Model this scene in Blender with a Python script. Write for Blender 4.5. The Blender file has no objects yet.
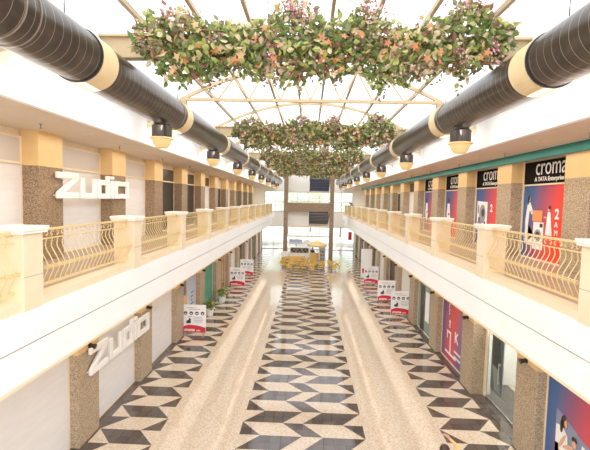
import bpy, math, random
from mathutils import Vector, Matrix
C = bpy.context.scene.collection
R0 = random.Random(7)
PI = math.pi
BAY = 3.922          # spacing of the structural bays
END = 54.0           # glazed end wall

# ------------------------------------------------------------------ materials
def mat(name, col, rough=.6, metal=0., spec=.5, col2=None, scale=8., kind=None, bump=0., emit=0., alpha=None, detail=3., ramp=(.35, .65), stretch=None, trans=0., var=0.):
    m = bpy.data.materials.new(name); m.use_nodes = True
    nt = m.node_tree; N = nt.nodes; L = nt.links; b = N['Principled BSDF']
    b.inputs['Base Color'].default_value = (*col, 1); b.inputs['Roughness'].default_value = rough
    b.inputs['Metallic'].default_value = metal; b.inputs['Specular IOR Level'].default_value = spec
    if emit:
        b.inputs['Emission Color'].default_value = (*col, 1); b.inputs['Emission Strength'].default_value = emit
    if alpha is not None: b.inputs['Alpha'].default_value = alpha
    if col2 is not None:
        tc = N.new('ShaderNodeTexCoord'); mp = N.new('ShaderNodeMapping')
        L.new(tc.outputs['Object'], mp.inputs['Vector'])
        if stretch: mp.inputs['Scale'].default_value = stretch
        if kind == 'speckle':
            t = N.new('ShaderNodeTexVoronoi'); t.inputs['Scale'].default_value = scale
            L.new(mp.outputs[0], t.inputs['Vector'])
            sep = N.new('ShaderNodeSeparateColor'); L.new(t.outputs['Color'], sep.inputs[0]); out = sep.outputs[0]
        else:
            t = N.new('ShaderNodeTexNoise'); t.inputs['Scale'].default_value = scale; t.inputs['Detail'].default_value = detail
            L.new(mp.outputs[0], t.inputs['Vector']); out = t.outputs['Fac']
        r = N.new('ShaderNodeValToRGB'); L.new(out, r.inputs[0])
        r.color_ramp.elements[0].position = ramp[0]; r.color_ramp.elements[1].position = ramp[1]
        r.color_ramp.elements[0].color = (*col, 1); r.color_ramp.elements[1].color = (*col2, 1)
        L.new(r.outputs[0], b.inputs['Base Color'])
        if bump:
            bp = N.new('ShaderNodeBump'); bp.inputs['Strength'].default_value = bump; bp.inputs['Distance'].default_value = .02
            L.new(out, bp.inputs['Height']); L.new(bp.outputs[0], b.inputs['Normal'])
    if trans:
        tr = N.new('ShaderNodeBsdfTranslucent'); tr.inputs[0].default_value = (*[min(1, c*1.3) for c in col], 1)
        mx = N.new('ShaderNodeMixShader'); mx.inputs[0].default_value = trans
        L.new(b.outputs[0], mx.inputs[1]); L.new(tr.outputs[0], mx.inputs[2]); L.new(mx.outputs[0], N['Material Output'].inputs[0])
    return m

def tiles(name, c1, c2, cm, rough=.09):
    m = bpy.data.materials.new(name); m.use_nodes = True
    nt = m.node_tree; N = nt.nodes; L = nt.links; b = N['Principled BSDF']; b.inputs['Roughness'].default_value = rough
    b.inputs['Specular IOR Level'].default_value = .6
    tc = N.new('ShaderNodeTexCoord'); t = N.new('ShaderNodeTexBrick'); L.new(tc.outputs['Object'], t.inputs['Vector'])
    t.offset = 0; t.inputs['Scale'].default_value = 1; t.inputs['Brick Width'].default_value = .30; t.inputs['Row Height'].default_value = .3328; t.inputs['Mortar Size'].default_value = .006
    t.inputs['Color1'].default_value = (*c1, 1); t.inputs['Color2'].default_value = (*c2, 1); t.inputs['Mortar'].default_value = (*cm, 1)
    L.new(t.outputs['Color'], b.inputs['Base Color']); return m

def glass(name, col, mixv=.75, rough=.02):
    m = bpy.data.materials.new(name); m.use_nodes = True
    nt = m.node_tree; N = nt.nodes; L = nt.links; b = N['Principled BSDF']
    b.inputs['Base Color'].default_value = (*col, 1); b.inputs['Roughness'].default_value = rough
    tr = N.new('ShaderNodeBsdfTransparent'); tr.inputs[0].default_value = (*[.5+.5*c for c in col], 1)
    mx = N.new('ShaderNodeMixShader'); mx.inputs[0].default_value = mixv
    L.new(b.outputs[0], mx.inputs[1]); L.new(tr.outputs[0], mx.inputs[2]); L.new(mx.outputs[0], N['Material Output'].inputs[0])
    return m

def gradient(name, stops, axis=1, rough=.35):
    m = bpy.data.materials.new(name); m.use_nodes = True
    nt = m.node_tree; N = nt.nodes; L = nt.links; b = N['Principled BSDF']; b.inputs['Roughness'].default_value = rough
    tc = N.new('ShaderNodeTexCoord'); sp = N.new('ShaderNodeSeparateXYZ'); L.new(tc.outputs['Generated'], sp.inputs[0])
    ad = N.new('ShaderNodeMath'); ad.operation = 'MULTIPLY_ADD'; ad.inputs[1].default_value = .22; L.new(sp.outputs[2], ad.inputs[0]); L.new(sp.outputs[axis], ad.inputs[2])
    r = N.new('ShaderNodeValToRGB'); L.new(ad.outputs[0], r.inputs[0])
    while len(r.color_ramp.elements) < len(stops): r.color_ramp.elements.new(.5)
    for e, (p, c) in zip(r.color_ramp.elements, stops): e.position = p; e.color = (*c, 1)
    L.new(r.outputs[0], b.inputs['Base Color'])
    return m

M = {}
M['white'] = mat('white_paint', (.90, .885, .86), .55, col2=(.87, .855, .83), scale=1.2)
M['beam_white'] = mat('fascia_paint', (.93, .925, .91), .5, col2=(.90, .895, .88), scale=.8)
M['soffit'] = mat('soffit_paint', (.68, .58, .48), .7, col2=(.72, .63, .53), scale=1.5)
M['cream'] = mat('cream_paint', (.88, .75, .56), .5, col2=(.85, .71, .52), scale=3)
M['post'] = mat('cream_post', (.84, .70, .50), .45, col2=(.80, .66, .46), scale=3)
M['cap'] = mat('cap_stone', (.92, .88, .80), .35, col2=(.88, .83, .75), scale=10)
M['rail'] = mat('rail_enamel', (.78, .60, .29), .35, metal=.1, spec=.5)
M['yellow'] = mat('capital_paint', (.80, .56, .26), .5, col2=(.76, .52, .24), scale=2)
M['granite'] = mat('brown_granite', (.14, .09, .05), .4, col2=(.42, .29, .18), scale=48, kind='speckle', ramp=(.1, .8))
M['granite_lt'] = mat('light_granite', (.25, .18, .11), .4, col2=(.56, .435, .30), scale=48, kind='speckle', ramp=(.1, .8))
M['floor'] = mat('beige_terrazzo', (.52, .40, .29), .08, col2=(.70, .58, .45), scale=30, kind='speckle', ramp=(.05, .7), spec=.6)
M['tile_lt'] = mat('cream_tile', (.53, .41, .30), .08, col2=(.70, .585, .455), scale=30, kind='speckle', ramp=(.05, .7))
M['tile_dk'] = tiles('dark_granite_tile', (.075, .056, .046), (.125, .098, .084), (.025, .02, .017))
M['upfloor'] = mat('brown_floor', (.42, .31, .22), .4, col2=(.34, .25, .18), scale=5)
M['teal'] = mat('teal_paint', (.012, .17, .15), .6, col2=(.018, .20, .175), scale=2)
M['duct'] = mat('duct_wrap', (.05, .037, .029), .28, metal=.45, spec=.8, col2=(.085, .065, .052), scale=3, detail=3)
M['seam'] = mat('duct_seam', (.34, .28, .23), .3, metal=.5)
M['collar'] = mat('duct_collar', (.80, .62, .36), .4, col2=(.76, .58, .33), scale=3)
M['bowl'] = mat('diffuser_bowl', (.85, .62, .28), .4, emit=.12)
M['black'] = mat('black_metal', (.02, .02, .022), .35)
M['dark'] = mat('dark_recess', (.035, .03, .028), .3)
M['steel'] = mat('steel', (.45, .44, .42), .3, metal=.9)
M['truss'] = mat('truss_cream', (.60, .45, .26), .5, col2=(.56, .42, .24), scale=3)
M['purlin'] = mat('purlin_tan', (.44, .32, .19), .5)
M['glassbar'] = mat('glazing_bar', (.62, .60, .57), .5)
M['roofglass'] = glass('roof_glazing', (.93, .96, 1.), .93, .15)
M['glass'] = glass('shop_glass', (.40, .46, .44), .90, .02)
M['greenglass'] = glass('green_glass', (.45, .62, .55), .45, .05)
M['clear'] = glass('clear_glazing', (.93, .97, .96), .9, .02)
M['blind'] = mat('white_blind', (.83, .81, .80), .55, col2=(.79, .77, .76), scale=1.5, stretch=(1, 1, 6))
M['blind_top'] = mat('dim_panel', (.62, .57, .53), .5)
M['sign'] = mat('sign_white', (.93, .93, .92), .35)
M['signside'] = mat('sign_edge', (.80, .78, .74), .5)
M['board'] = mat('board_white', (.88, .87, .88), .35, emit=.05)
M['red'] = mat('red_print', (.72, .03, .05), .4)
M['darkprint'] = mat('dark_print', (.05, .045, .05), .4)
M['greyprint'] = mat('grey_print', (.36, .34, .35), .6)
M['whiteprint'] = mat('white_print', (.92, .90, .88), .4)
M['skinprint'] = mat('skin_print', (.72, .42, .28), .4)
M['blueprint'] = mat('blue_print', (.12, .16, .36), .4)
M['couchprint'] = mat('couch_print', (.25, .28, .42), .5)
M['orangeprint'] = mat('orange_print', (.80, .32, .12), .4)
M['signblack'] = mat('sign_black', (.008, .006, .006), .85, spec=.15)
M['poster'] = gradient('poster_gradient', [(0., (.85, .05, .03)), (.45, (.92, .06, .03)), (.8, (.30, .08, .18)), (1., (.05, .13, .33))])
M['poster_r'] = gradient('poster_gradient_two', [(0., (.12, .12, .32)), (.30, (.20, .12, .30)), (.62, (.80, .06, .05)), (1.05, (.16, .09, .22))])
M['ad_blue'] = gradient('advert_blue', [(0, (.75, .78, .85)), (.5, (.52, .62, .76)), (1., (.35, .48, .70))], axis=2)
M['ad_orange'] = gradient('advert_orange', [(0, (.85, .75, .60)), (.6, (.85, .42, .10)), (1., (.9, .55, .2))], axis=2)
M['ad_green'] = mat('advert_green', (.04, .28, .19), .4, col2=(.08, .36, .25), scale=2)
M['ad_tan'] = mat('advert_tan', (.72, .48, .24), .45, col2=(.5, .3, .16), scale=3)
M['leaf1'] = mat('leaf_green', (.15, .22, .055), .5, trans=.35)
M['leaf2'] = mat('leaf_light', (.45, .47, .15), .5, trans=.35)
M['leaf3'] = mat('leaf_olive', (.22, .23, .10), .55, trans=.3)
M['leaf4'] = mat('leaf_cream', (.68, .56, .36), .5, trans=.35)
M['leaf5'] = mat('leaf_russet', (.25, .11, .07), .5, trans=.3)
M['winframe'] = mat('window_frame_grey', (.34, .32, .28), .5)
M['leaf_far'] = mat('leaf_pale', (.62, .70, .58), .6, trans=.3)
M['maple'] = mat('maple_orange', (.70, .30, .12), .5, trans=.35)
M['maple2'] = mat('maple_peach', (.75, .48, .26), .5, trans=.35)
M['berry'] = mat('berry_pink', (.40, .13, .16), .45)
M['berry2'] = mat('blossom_pink', (.70, .42, .42), .5)
M['stem'] = mat('stem_brown', (.14, .09, .05), .7)
M['soil'] = mat('soil', (.06, .04, .03), .9)
M['pot'] = mat('pot_white', (.85, .84, .82), .4)
M['yel'] = mat('seat_yellow', (.85, .55, .07), .45)
M['amber'] = mat('amber_panel', (.85, .52, .14), .45, emit=.1)
M['wood'] = mat('table_wood', (.40, .24, .12), .4)
M['stone_out'] = mat('pavement', (.75, .74, .72), .8, col2=(.68, .67, .65), scale=2)
M['skin'] = mat('skin', (.55, .31, .20), .5)
M['hair'] = mat('hair_dark', (.045, .020, .010), .45)
M['eye'] = mat('eye_white', (.8, .8, .78), .3)
M['lip'] = mat('lips', (.45, .14, .12), .5)
M['ochre'] = mat('cloth_ochre', (.80, .47, .19), .8)
M['denim'] = mat('cloth_denim', (.06, .08, .16), .8)
M['blackcloth'] = mat('cloth_black', (.015, .015, .018), .8)
M['whitecloth'] = mat('cloth_white', (.80, .78, .76), .8)
M['canvas'] = mat('parasol_canvas', (.85, .62, .30), .7)

# ------------------------------------------------------------------ mesh builder
class MB:
    def __init__(s): s.v = []; s.f = []; s.m = []
    def face(s, pts, mi=0):
        n = len(s.v); s.v += [tuple(p) for p in pts]; s.f.append(tuple(range(n, n+len(pts)))); s.m.append(mi)
    def box(s, x0, x1, y0, y1, z0, z1, mi=0):
        n = len(s.v)
        x0, x1 = sorted((x0, x1)); y0, y1 = sorted((y0, y1)); z0, z1 = sorted((z0, z1))
        s.v += [(x0,y0,z0),(x1,y0,z0),(x1,y1,z0),(x0,y1,z0),(x0,y0,z1),(x1,y0,z1),(x1,y1,z1),(x0,y1,z1)]
        for q in ((0,3,2,1),(4,5,6,7),(0,1,5,4),(1,2,6,5),(2,3,7,6),(3,0,4,7)):
            s.f.append(tuple(n+i for i in q)); s.m.append(mi)
        return s
    def tube(s, pts, r, seg=8, mi=0, caps=True):
        pts = [Vector(p) for p in pts]; rs = r if isinstance(r, (list, tuple)) else [r]*len(pts)
        n0 = len(s.v); up = None
        for i, p in enumerate(pts):
            d = (pts[min(i+1, len(pts)-1)] - pts[max(i-1, 0)]).normalized()
            if up is None: up = Vector((0,0,1)) if abs(d.z) < .9 else Vector((1,0,0))
            a = d.cross(up)
            if a.length < 1e-5: a = d.cross(Vector((0,1,0)))
            a.normalize(); b = a.cross(d).normalized(); up = b
            for k in range(seg):
                t = 2*PI*k/seg; q = p + a*math.cos(t)*rs[i] + b*math.sin(t)*rs[i]; s.v.append(tuple(q))
        for i in range(len(pts)-1):
            for k in range(seg):
                a = n0+i*seg+k; b = n0+i*seg+(k+1) % seg
                s.f.append((a, b, b+seg, a+seg)); s.m.append(mi)
        if caps:
            s.f.append(tuple(n0+k for k in range(seg))[::-1]); s.m.append(mi)
            s.f.append(tuple(n0+(len(pts)-1)*seg+k for k in range(seg))); s.m.append(mi)
        return s
    def bar(s, a, b, w, h, mi=0):
        a = Vector(a); b = Vector(b); d = (b-a).normalized(); up = Vector((0,0,1)) if abs(d.z) < .95 else Vector((0,1,0))
        x = d.cross(up).normalized()*w/2; y = x.cross(d).normalized()*h/2
        n = len(s.v)
        for p in (a, b): s.v += [tuple(p-x-y), tuple(p+x-y), tuple(p+x+y), tuple(p-x+y)]
        for q in ((0,3,2,1),(4,5,6,7),(0,1,5,4),(1,2,6,5),(2,3,7,6),(3,0,4,7)):
            s.f.append(tuple(n+i for i in q)); s.m.append(mi)
        return s
    def lathe(s, prof, c=(0,0,0), seg=24, mi=0):
        n0 = len(s.v)
        for r, z in prof:
            for k in range(seg):
                t = 2*PI*k/seg; s.v.append((c[0]+r*math.cos(t), c[1]+r*math.sin(t), c[2]+z))
        for i in range(len(prof)-1):
            for k in range(seg):
                a = n0+i*seg+k; b = n0+i*seg+(k+1) % seg
                s.f.append((a, b, b+seg, a+seg)); s.m.append(mi)
        return s
    def prism(s, prof, y0, y1, mi=0):     # profile in x,z swept along y
        n = len(s.v); k = len(prof)
        s.v += [(x, y0, z) for x, z in prof] + [(x, y1, z) for x, z in prof]
        for i in range(k):
            j = (i+1) % k; s.f.append((n+i, n+j, n+k+j, n+k+i)); s.m.append(mi)
        s.f.append(tuple(n+i for i in range(k))[::-1]); s.m.append(mi)
        s.f.append(tuple(n+k+i for i in range(k))); s.m.append(mi)
        return s
    def ball(s, c, rx, ry, rz, seg=10, rings=7, mi=0):
        n0 = len(s.v)
        for i in range(1, rings):
            ph = PI*i/rings
            for k in range(seg):
                t = 2*PI*k/seg
                s.v.append((c[0]+rx*math.sin(ph)*math.cos(t), c[1]+ry*math.sin(ph)*math.sin(t), c[2]+rz*math.cos(ph)))
        top = len(s.v); s.v.append((c[0], c[1], c[2]+rz)); s.v.append((c[0], c[1], c[2]-rz))
        for i in range(rings-2):
            for k in range(seg):
                a = n0+i*seg+k; b = n0+i*seg+(k+1) % seg
                s.f.append((a, a+seg, b+seg, b)); s.m.append(mi)
        for k in range(seg):
            s.f.append((top, n0+k, n0+(k+1) % seg)); s.m.append(mi)
            a = n0+(rings-2)*seg
            s.f.append((top+1, a+(k+1) % seg, a+k)); s.m.append(mi)
        return s
    def mesh(s, name, mats, smooth=False):
        me = bpy.data.meshes.new(name); me.from_pydata(s.v, [], s.f)
        for m in (mats if isinstance(mats, (list, tuple)) else [mats]): me.materials.append(M[m] if isinstance(m, str) else m)
        me.polygons.foreach_set('material_index', s.m)
        if smooth: me.polygons.foreach_set('use_smooth', [True]*len(s.f))
        me.update(); return me
    def build(s, name, mats, parent=None, smooth=False, loc=None, bevel=0):
        o = bpy.data.objects.new(name, s.mesh(name, mats, smooth)); C.objects.link(o)
        if parent is not None: o.parent = parent
        if loc is not None: o.location = loc
        if bevel:
            b = o.modifiers.new('bevel', 'BEVEL'); b.width = bevel; b.segments = 2; b.limit_method = 'ANGLE'
        return o

def tag(o, label=None, cat=None, group=None, kind=None):
    if label: o['label'] = label
    if cat: o['category'] = cat
    if group: o['group'] = group
    if kind: o['kind'] = kind
    return o
def empty(name, loc=(0,0,0), label=None, cat=None, group=None, rz=0):
    o = bpy.data.objects.new(name, None); C.objects.link(o); o.location = loc; o.rotation_euler = (0,0,rz); o.empty_display_size = .2
    return tag(o, label, cat, group)
def copy_tree(o, parent=None):
    c = o.copy(); C.objects.link(c); c.parent = parent
    for ch in list(o.children): copy_tree(ch, c)
    return c
def struct(name, mb, m, label=None, cat=None):
    o = mb.build(name, m); o['kind'] = 'structure'
    return tag(o, label, cat)
def text(name, body, size, loc, side, m, parent=None, extrude=.004, rot=None, align='LEFT', bold=0, space=1., sx=1.):
    cu = bpy.data.curves.new(name, 'FONT'); cu.body = body; cu.size = size; cu.extrude = extrude; cu.align_x = align; cu.offset = bold; cu.space_character = space
    tmp = bpy.data.objects.new(name, cu); C.objects.link(tmp)
    me = bpy.data.meshes.new_from_object(tmp.evaluated_get(bpy.context.evaluated_depsgraph_get())); bpy.data.objects.remove(tmp)
    if sx != 1:
        for v in me.vertices: v.co.x *= sx
    me.materials.clear(); me.materials.append(M[m]); o = bpy.data.objects.new(name, me); C.objects.link(o)
    if side == 'right':   b = Matrix(((0,0,-1),(-1,0,0),(0,1,0)))
    elif side == 'left':  b = Matrix(((0,0,1),(1,0,0),(0,1,0)))
    else:                 b = Matrix(((1,0,0),(0,0,-1),(0,1,0)))
    if rot: b = b @ Matrix.Rotation(rot, 3, 'Z')
    o.matrix_world = Matrix.Translation(loc) @ b.to_4x4()
    if parent is not None:
        o.parent = parent; o.matrix_parent_inverse = Matrix.Identity(4)
        o.matrix_basis = (Matrix.Translation(Vector(loc)-Vector(parent.location))) @ b.to_4x4() if parent.rotation_euler.z == 0 else Matrix.Translation(loc) @ b.to_4x4()
    return o
ORD = ['first','second','third','fourth','fifth','sixth','seventh','eighth','ninth','tenth','eleventh','twelfth','thirteenth','fourteenth']
SIDES = ((-1, 'left'), (1, 'right'))

# ------------------------------------------------------------------ floor (pattern is part of the floor mesh)
U = .6; H = .6655; YR0 = 10.985 - 20*.6655
mb = MB(); Y0f = YR0; NR = 101
def quad(xb0, xb1, xt0, xt1, ya, yb, mi, sx=1, ox=0):
    p = [(ox+sx*xb0, ya, 0), (ox+sx*xb1, ya, 0), (ox+sx*xt1, yb, 0), (ox+sx*xt0, yb, 0)]
    q = [];
    for a in p:
        if not q or (Vector(a)-Vector(q[-1])).length > 1e-6: q.append(a)
    if (Vector(q[0])-Vector(q[-1])).length < 1e-6: q.pop()
    if sx < 0: q = q[::-1]
    if len(q) > 2: mb.face(q, mi)
def strip_row(cols, ya, yb, even, sx=1, ox=0, u=U, lo=0):
    # repeating zigzag of parallelograms; cols cells from lo to lo+cols
    a, b = lo, lo+cols
    if even:   # boundaries lean towards smaller x upward
        pat_b = []; pat_t = []
        x = a; bb = [a]; tt = [a]
        k = 0; pos = a+1
        bb.append(pos); tt.append(a)
        dark = [True]; 
        while True:
            wdt = 2 if k % 2 == 0 else 1
            pos2 = pos+wdt; bb.append(min(pos2, b)); tt.append(min(pos2-1, b)); dark.append(k % 2 == 1)
            pos = pos2; k += 1
            if pos >= b: break
        if tt[-1] < b: bb.append(b); tt.append(b); dark.append(k % 2 == 1)
    else:
        bb = [a]; tt = [a]; dark = [False]; bb.append(a); tt.append(a+1)
        pos = a; k = 0
        while True:
            wdt = 2 if k % 2 == 0 else 1
            pos2 = pos+wdt; bb.append(min(pos2, b)); tt.append(min(pos2+1, b)); dark.append(k % 2 == 0)
            pos = pos2; k += 1
            if pos >= b: break
    for i in range(len(bb)-1):
        quad(bb[i]*u, bb[i+1]*u, tt[i]*u, tt[i+1]*u, ya, yb, 2 if dark[i] else 1, sx, ox)
us = (5.84-4.08)/3
for r in range(NR):
    ya = Y0f+r*H; yb = ya+H; even = (r % 2 == 0)
    hw = 3*U
    strip_row(6, ya, yb, even, lo=-3)
    for sx, _ in SIDES:
        mb.face([(sx*hw, ya, 0), (sx*4.08, ya, 0), (sx*4.08, yb, 0), (sx*hw, yb, 0)][::sx], 0)
        strip_row(3, ya, yb, even, sx=sx, ox=sx*4.08, u=us)
        mb.face([(sx*5.84, ya, 0), (sx*7.6, ya, 0), (sx*7.6, yb, 0), (sx*5.84, yb, 0)][::sx], 2)
fl = struct('floor', mb, ['floor', 'tile_lt', 'tile_dk'], 'polished beige stone floor with dark and cream zigzag tile strips', 'floor')

# ------------------------------------------------------------------ balconies, walls, roof edges
YB0, YB1 = -2.0, 52.5
for s, nm in SIDES:
    mb = MB()
    mb.prism([(s*4.5, 4.83), (s*4.5, 4.285), (s*4.58, 4.285), (s*4.58, 4.25), (s*4.9, 4.25), (s*4.9, 4.83)], YB0, YB1)
    mb.box(s*4.578, s*4.585, YB0, YB1-3, 4.248, 4.287, 1)
    mb.prism([(s*4.53, 4.25), (s*4.515, 3.69), (s*4.95, 3.69), (s*4.95, 4.25)], YB0, YB1-3)
    mb.face([(s*4.53, YB1-3, 4.25), (s*4.95, YB1-3, 4.25), (s*4.95, YB1-.3, 4.25), (s*4.53, YB1-.3, 4.25)])
    struct('trim_'+('1' if s < 0 else '2'), mb, ['beam_white', 'purlin'], 'white stepped fascia beam along the %s balcony edge' % nm, 'balcony edge')
    mb = MB(); mb.box(s*4.505, s*4.56, YB0, YB1-3, 3.63, 3.69)
    struct('trim_'+('3' if s < 0 else '4'), mb, 'post', 'thin cream edge strip under the %s fascia beam' % nm, 'trim')
    mb = MB(); mb.box(s*4.53, s*4.85, YB0, YB1, 4.83, 4.99)
    struct('trim_'+('5' if s < 0 else '6'), mb, 'post', 'cream kerb under the %s balcony railings' % nm, 'kerb')
    mb = MB(); mb.box(s*4.85, s*7.6, YB0, YB1, 4.80, 4.95)
    struct('floor_'+nm, mb, 'upfloor', 'brown gallery floor of the %s balcony' % nm, 'floor')
    mb = MB(); mb.box(s*4.95, s*6.6, YB0, YB1, 4.05, 4.2)
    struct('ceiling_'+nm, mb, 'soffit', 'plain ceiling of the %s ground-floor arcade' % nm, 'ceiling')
    # roof-level wall and gallery soffit
    mb = MB(); mb.box(s*4.5, s*4.62, YB0, END, 8.18, 10.2)
    struct('wall_upper_'+nm, mb, 'beam_white', 'white wall above the %s gallery carrying the roof' % nm, 'wall')
    mb = MB(); mb.box(s*4.62, s*7.7, YB0, END, 8.38, 8.5)
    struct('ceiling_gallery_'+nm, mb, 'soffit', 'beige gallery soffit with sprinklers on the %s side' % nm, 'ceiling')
    # back walls of galleries and arcades
    mb = MB(); mb.box(s*7.5, s*7.7, YB0, END, 4.95, 8.38)
    struct('wall_gallery_'+nm, mb, 'cream', 'cream gallery wall behind the %s shopfronts' % nm, 'wall')
    if s < 0:
        mb = MB(); mb.box(s*6.42, s*6.6, YB0, END, 0, 4.05)
        struct('wall_'+nm, mb, 'cream', 'cream ground-floor wall behind the left shopfronts', 'wall')
    else:
        mb = MB(); mb.box(6.42, 6.6, YB0, 11.05, 0, 4.05); mb.box(6.42, 6.6, 13.97, END, 0, 4.05); mb.box(6.42, 6.6, 11.05, 13.97, 3.3, 4.05)
        mb.box(8.6, 8.7, 10.4, 14.9, 0, 3.4); mb.box(6.6, 8.6, 10.4, 10.5, 0, 3.4); mb.box(6.6, 8.6, 14.8, 14.9, 0, 3.4); mb.box(6.6, 8.7, 10.4, 14.9, 3.3, 3.4)
        struct('wall_'+nm, mb, 'white', 'pale ground-floor wall with a lit shop room behind glass', 'wall')
        mb = MB(); mb.box(7.6, 8.7, 10.4, 14.9, -.05, 0.002)
        struct('floor_shop', mb, 'tile_lt', 'pale shop floor behind the glass doors', 'floor')
mb = MB(); mb.box(6.88, 6.99, YB0, YB1, 8.13, 8.38)
struct('trim_7', mb, 'teal', 'teal painted band along the top of the right gallery wall', 'trim')

# ------------------------------------------------------------------ pillars
def pillar(x0, x1, z0, zc, z1, gm, cm):
    e = empty('granite_pillar')
    MB().box(x0, x1, 0, 1.02, z0, zc).build('shaft', gm, e, bevel=.012)
    MB().box(x0, x1, .0, 1.02, zc, z1).build('capital', cm, e)
    return e
for s, nm in SIDES:
    p = pillar(s*5.9, s*6.395, 0, 2.53, 4.045, 'granite_lt', 'yellow')
    q = pillar(s*7.0, s*7.475, 4.95, 7.47, 8.38, 'granite' if s < 0 else 'granite_lt', 'yellow')
    for k in range(11):
        a = p if k == 0 else copy_tree(p)
        a.location = (0, 10.03+BAY*k, 0)
        tag(a, 'speckled granite pillar, %s from the camera end in the %s ground-floor arcade' % (ORD[k], nm), 'pillar', 'ground-floor arcade pillars', 'thing')
        a = q if k == 0 else copy_tree(q)
        a.location = (0, 10.22+BAY*k, 0)
        tag(a, 'granite pillar with yellow capital, %s from the camera end on the %s gallery' % (ORD[k], nm), 'pillar', 'gallery pillars', 'thing')

# ------------------------------------------------------------------ balcony posts and railing panels
def make_post(s):
    e = empty('balcony_post')
    MB().box(s*4.49, s*5.02, -.48, 0, 4.83, 6.09).build('shaft', 'post', e, bevel=.01)
    MB().box(s*4.44, s*5.07, -.54, .06, 6.09, 6.14).box(s*4.42, s*5.09, -.56, .08, 6.14, 6.205).build('cap', 'cap', e, bevel=.008)
    g = MB().box(s*4.484, s*4.49, -.475, -.005, 5.385, 5.393); g.build('joint', 'greyprint', e)
    return e
PL = BAY-.48
def baluster_mesh(s):
    mb = MB(); pts = []
    for i in range(17):
        t = i/16; z = 5.95-.80*t
        x = 4.66 - .12*math.exp(-((t-.62)/.26)**2) + .035*math.exp(-((t-.18)/.13)**2)
        pts.append((s*x, 0, z))
    mb.tube(pts, .0105, 5)
    for dy in (-.045, .045):
        c = [(s*4.55, dy + .035*math.cos(a), 5.455+.035*math.sin(a)) for a in [2*PI*j/8 for j in range(9)]]
        mb.tube(c, .009, 4, caps=False)
    return mb.mesh('baluster', 'rail', True)
def make_panel(s, bal):
    e = empty('railing_panel')
    MB().box(s*4.63, s*4.69, 0, PL, 6.09, 6.13).build('top_rail', 'rail', e)
    MB().box(s*4.64, s*4.68, 0, PL, 5.935, 5.955).build('middle_rail', 'rail', e)
    MB().box(s*4.63, s*4.69, 0, PL, 5.12, 5.155).build('bottom_rail', 'rail', e)
    n = 22; sm = []
    for d in (1, -1):
        c = [(s*4.66, d*(.062-.006*j)*math.cos(a)*.9, (.060-.005*j)*math.sin(a)) for j, a in enumerate([.6+5.6*j/9 for j in range(10)])]
        sm.append(MB().tube(c, .011, 4, caps=False).mesh('scroll', 'rail', True))
    for i in range(n):
        b = bpy.data.objects.new('scroll', sm[i % 2]); C.objects.link(b); b.parent = e; b.location = (0, (i+.5)*PL/n, 6.02)
    MB().box(s*4.54, s*4.55, 0.02, PL-.02, 5.445, 5.465).build('collar_band', 'rail', e)
    nb = 21
    for i in range(nb):
        b = bpy.data.objects.new('baluster', bal); C.objects.link(b); b.parent = e; b.location = (0, (i+.5)*PL/nb, 0)
    return e
for s, nm in SIDES:
    p = make_post(s); bal = baluster_mesh(s); g = make_panel(s, bal)
    for k in range(0, 12):
        a = p if k == 0 else copy_tree(p)
        a.location = (0, 6.755+BAY*k-(.11 if k == 0 else 0), 0)
        tag(a, 'square cream balcony post with flat cap, %s from the camera end on the %s balcony' % (ORD[k], nm), 'post', 'balcony posts')
    for k in range(-1, 11):
        a = g if k == -1 else copy_tree(g)
        a.location = (0, 6.755+BAY*k, 0)
        tag(a, 'pale yellow bowed iron railing, %s from the camera end on the %s balcony' % (ORD[k+1], nm), 'railing', 'balcony railings')
    # short return railing at the far end of each balcony
    e = empty('railing_panel', (0, 0, 0), 'short return railing closing the far end of the %s balcony' % nm, 'railing')
    MB().box(s*4.7, s*7.4, 52.3, 52.35, 6.05, 6.11).build('top_rail', 'rail', e)
    mb = MB()
    for i in range(18): mb.box(s*(4.75+i*.15), s*(4.775+i*.15), 52.31, 52.335, 4.95, 6.05)
    mb.build('bars', 'rail', e)

# ------------------------------------------------------------------ shopfronts
def frame_yz(mb, x0, x1, ya, yb, za, zb, w, mi=0):
    mb.box(x0, x1, ya, ya+w, za, zb, mi); mb.box(x0, x1, yb-w, yb, za, zb, mi)
    mb.box(x0, x1, ya+w, yb-w, zb-w, zb, mi); mb.box(x0, x1, ya+w, yb-w, za, za+w, mi)
def shopfront(s, ya, yb, z0, z1, zt, low, up, label, xw, name='shopfront', mull=0, group=None):
    e = empty(name, (0,0,0), label, 'shopfront', group)
    mb = MB(); xo = 6.41 if xw < 6.3 else xw; frame_yz(mb, s*(xw-.06), s*xo, ya, yb, z0, z1, .06)
    if zt: mb.box(s*(xw-.10), s*xw, ya+.06, yb-.06, zt-.03, zt+.03)
    for i in range(mull):
        y = ya+(yb-ya)*(i+1)/(mull+1); mb.box(s*(xw-.09), s*xw, y-.025, y+.025, z0+.06, z1-.06)
    mb.build('frame', 'cream', e)
    top = zt-.03 if zt else z1-.06
    MB().box(s*(xw-.05), s*(xw-.03), ya+.06, yb-.06, z0+.06, top).build('panel', low, e)
    if zt: MB().box(s*(xw-.05), s*(xw-.03), ya+.06, yb-.06, zt+.03, z1-.06).build('transom_panel', up, e)
    return e
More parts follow.
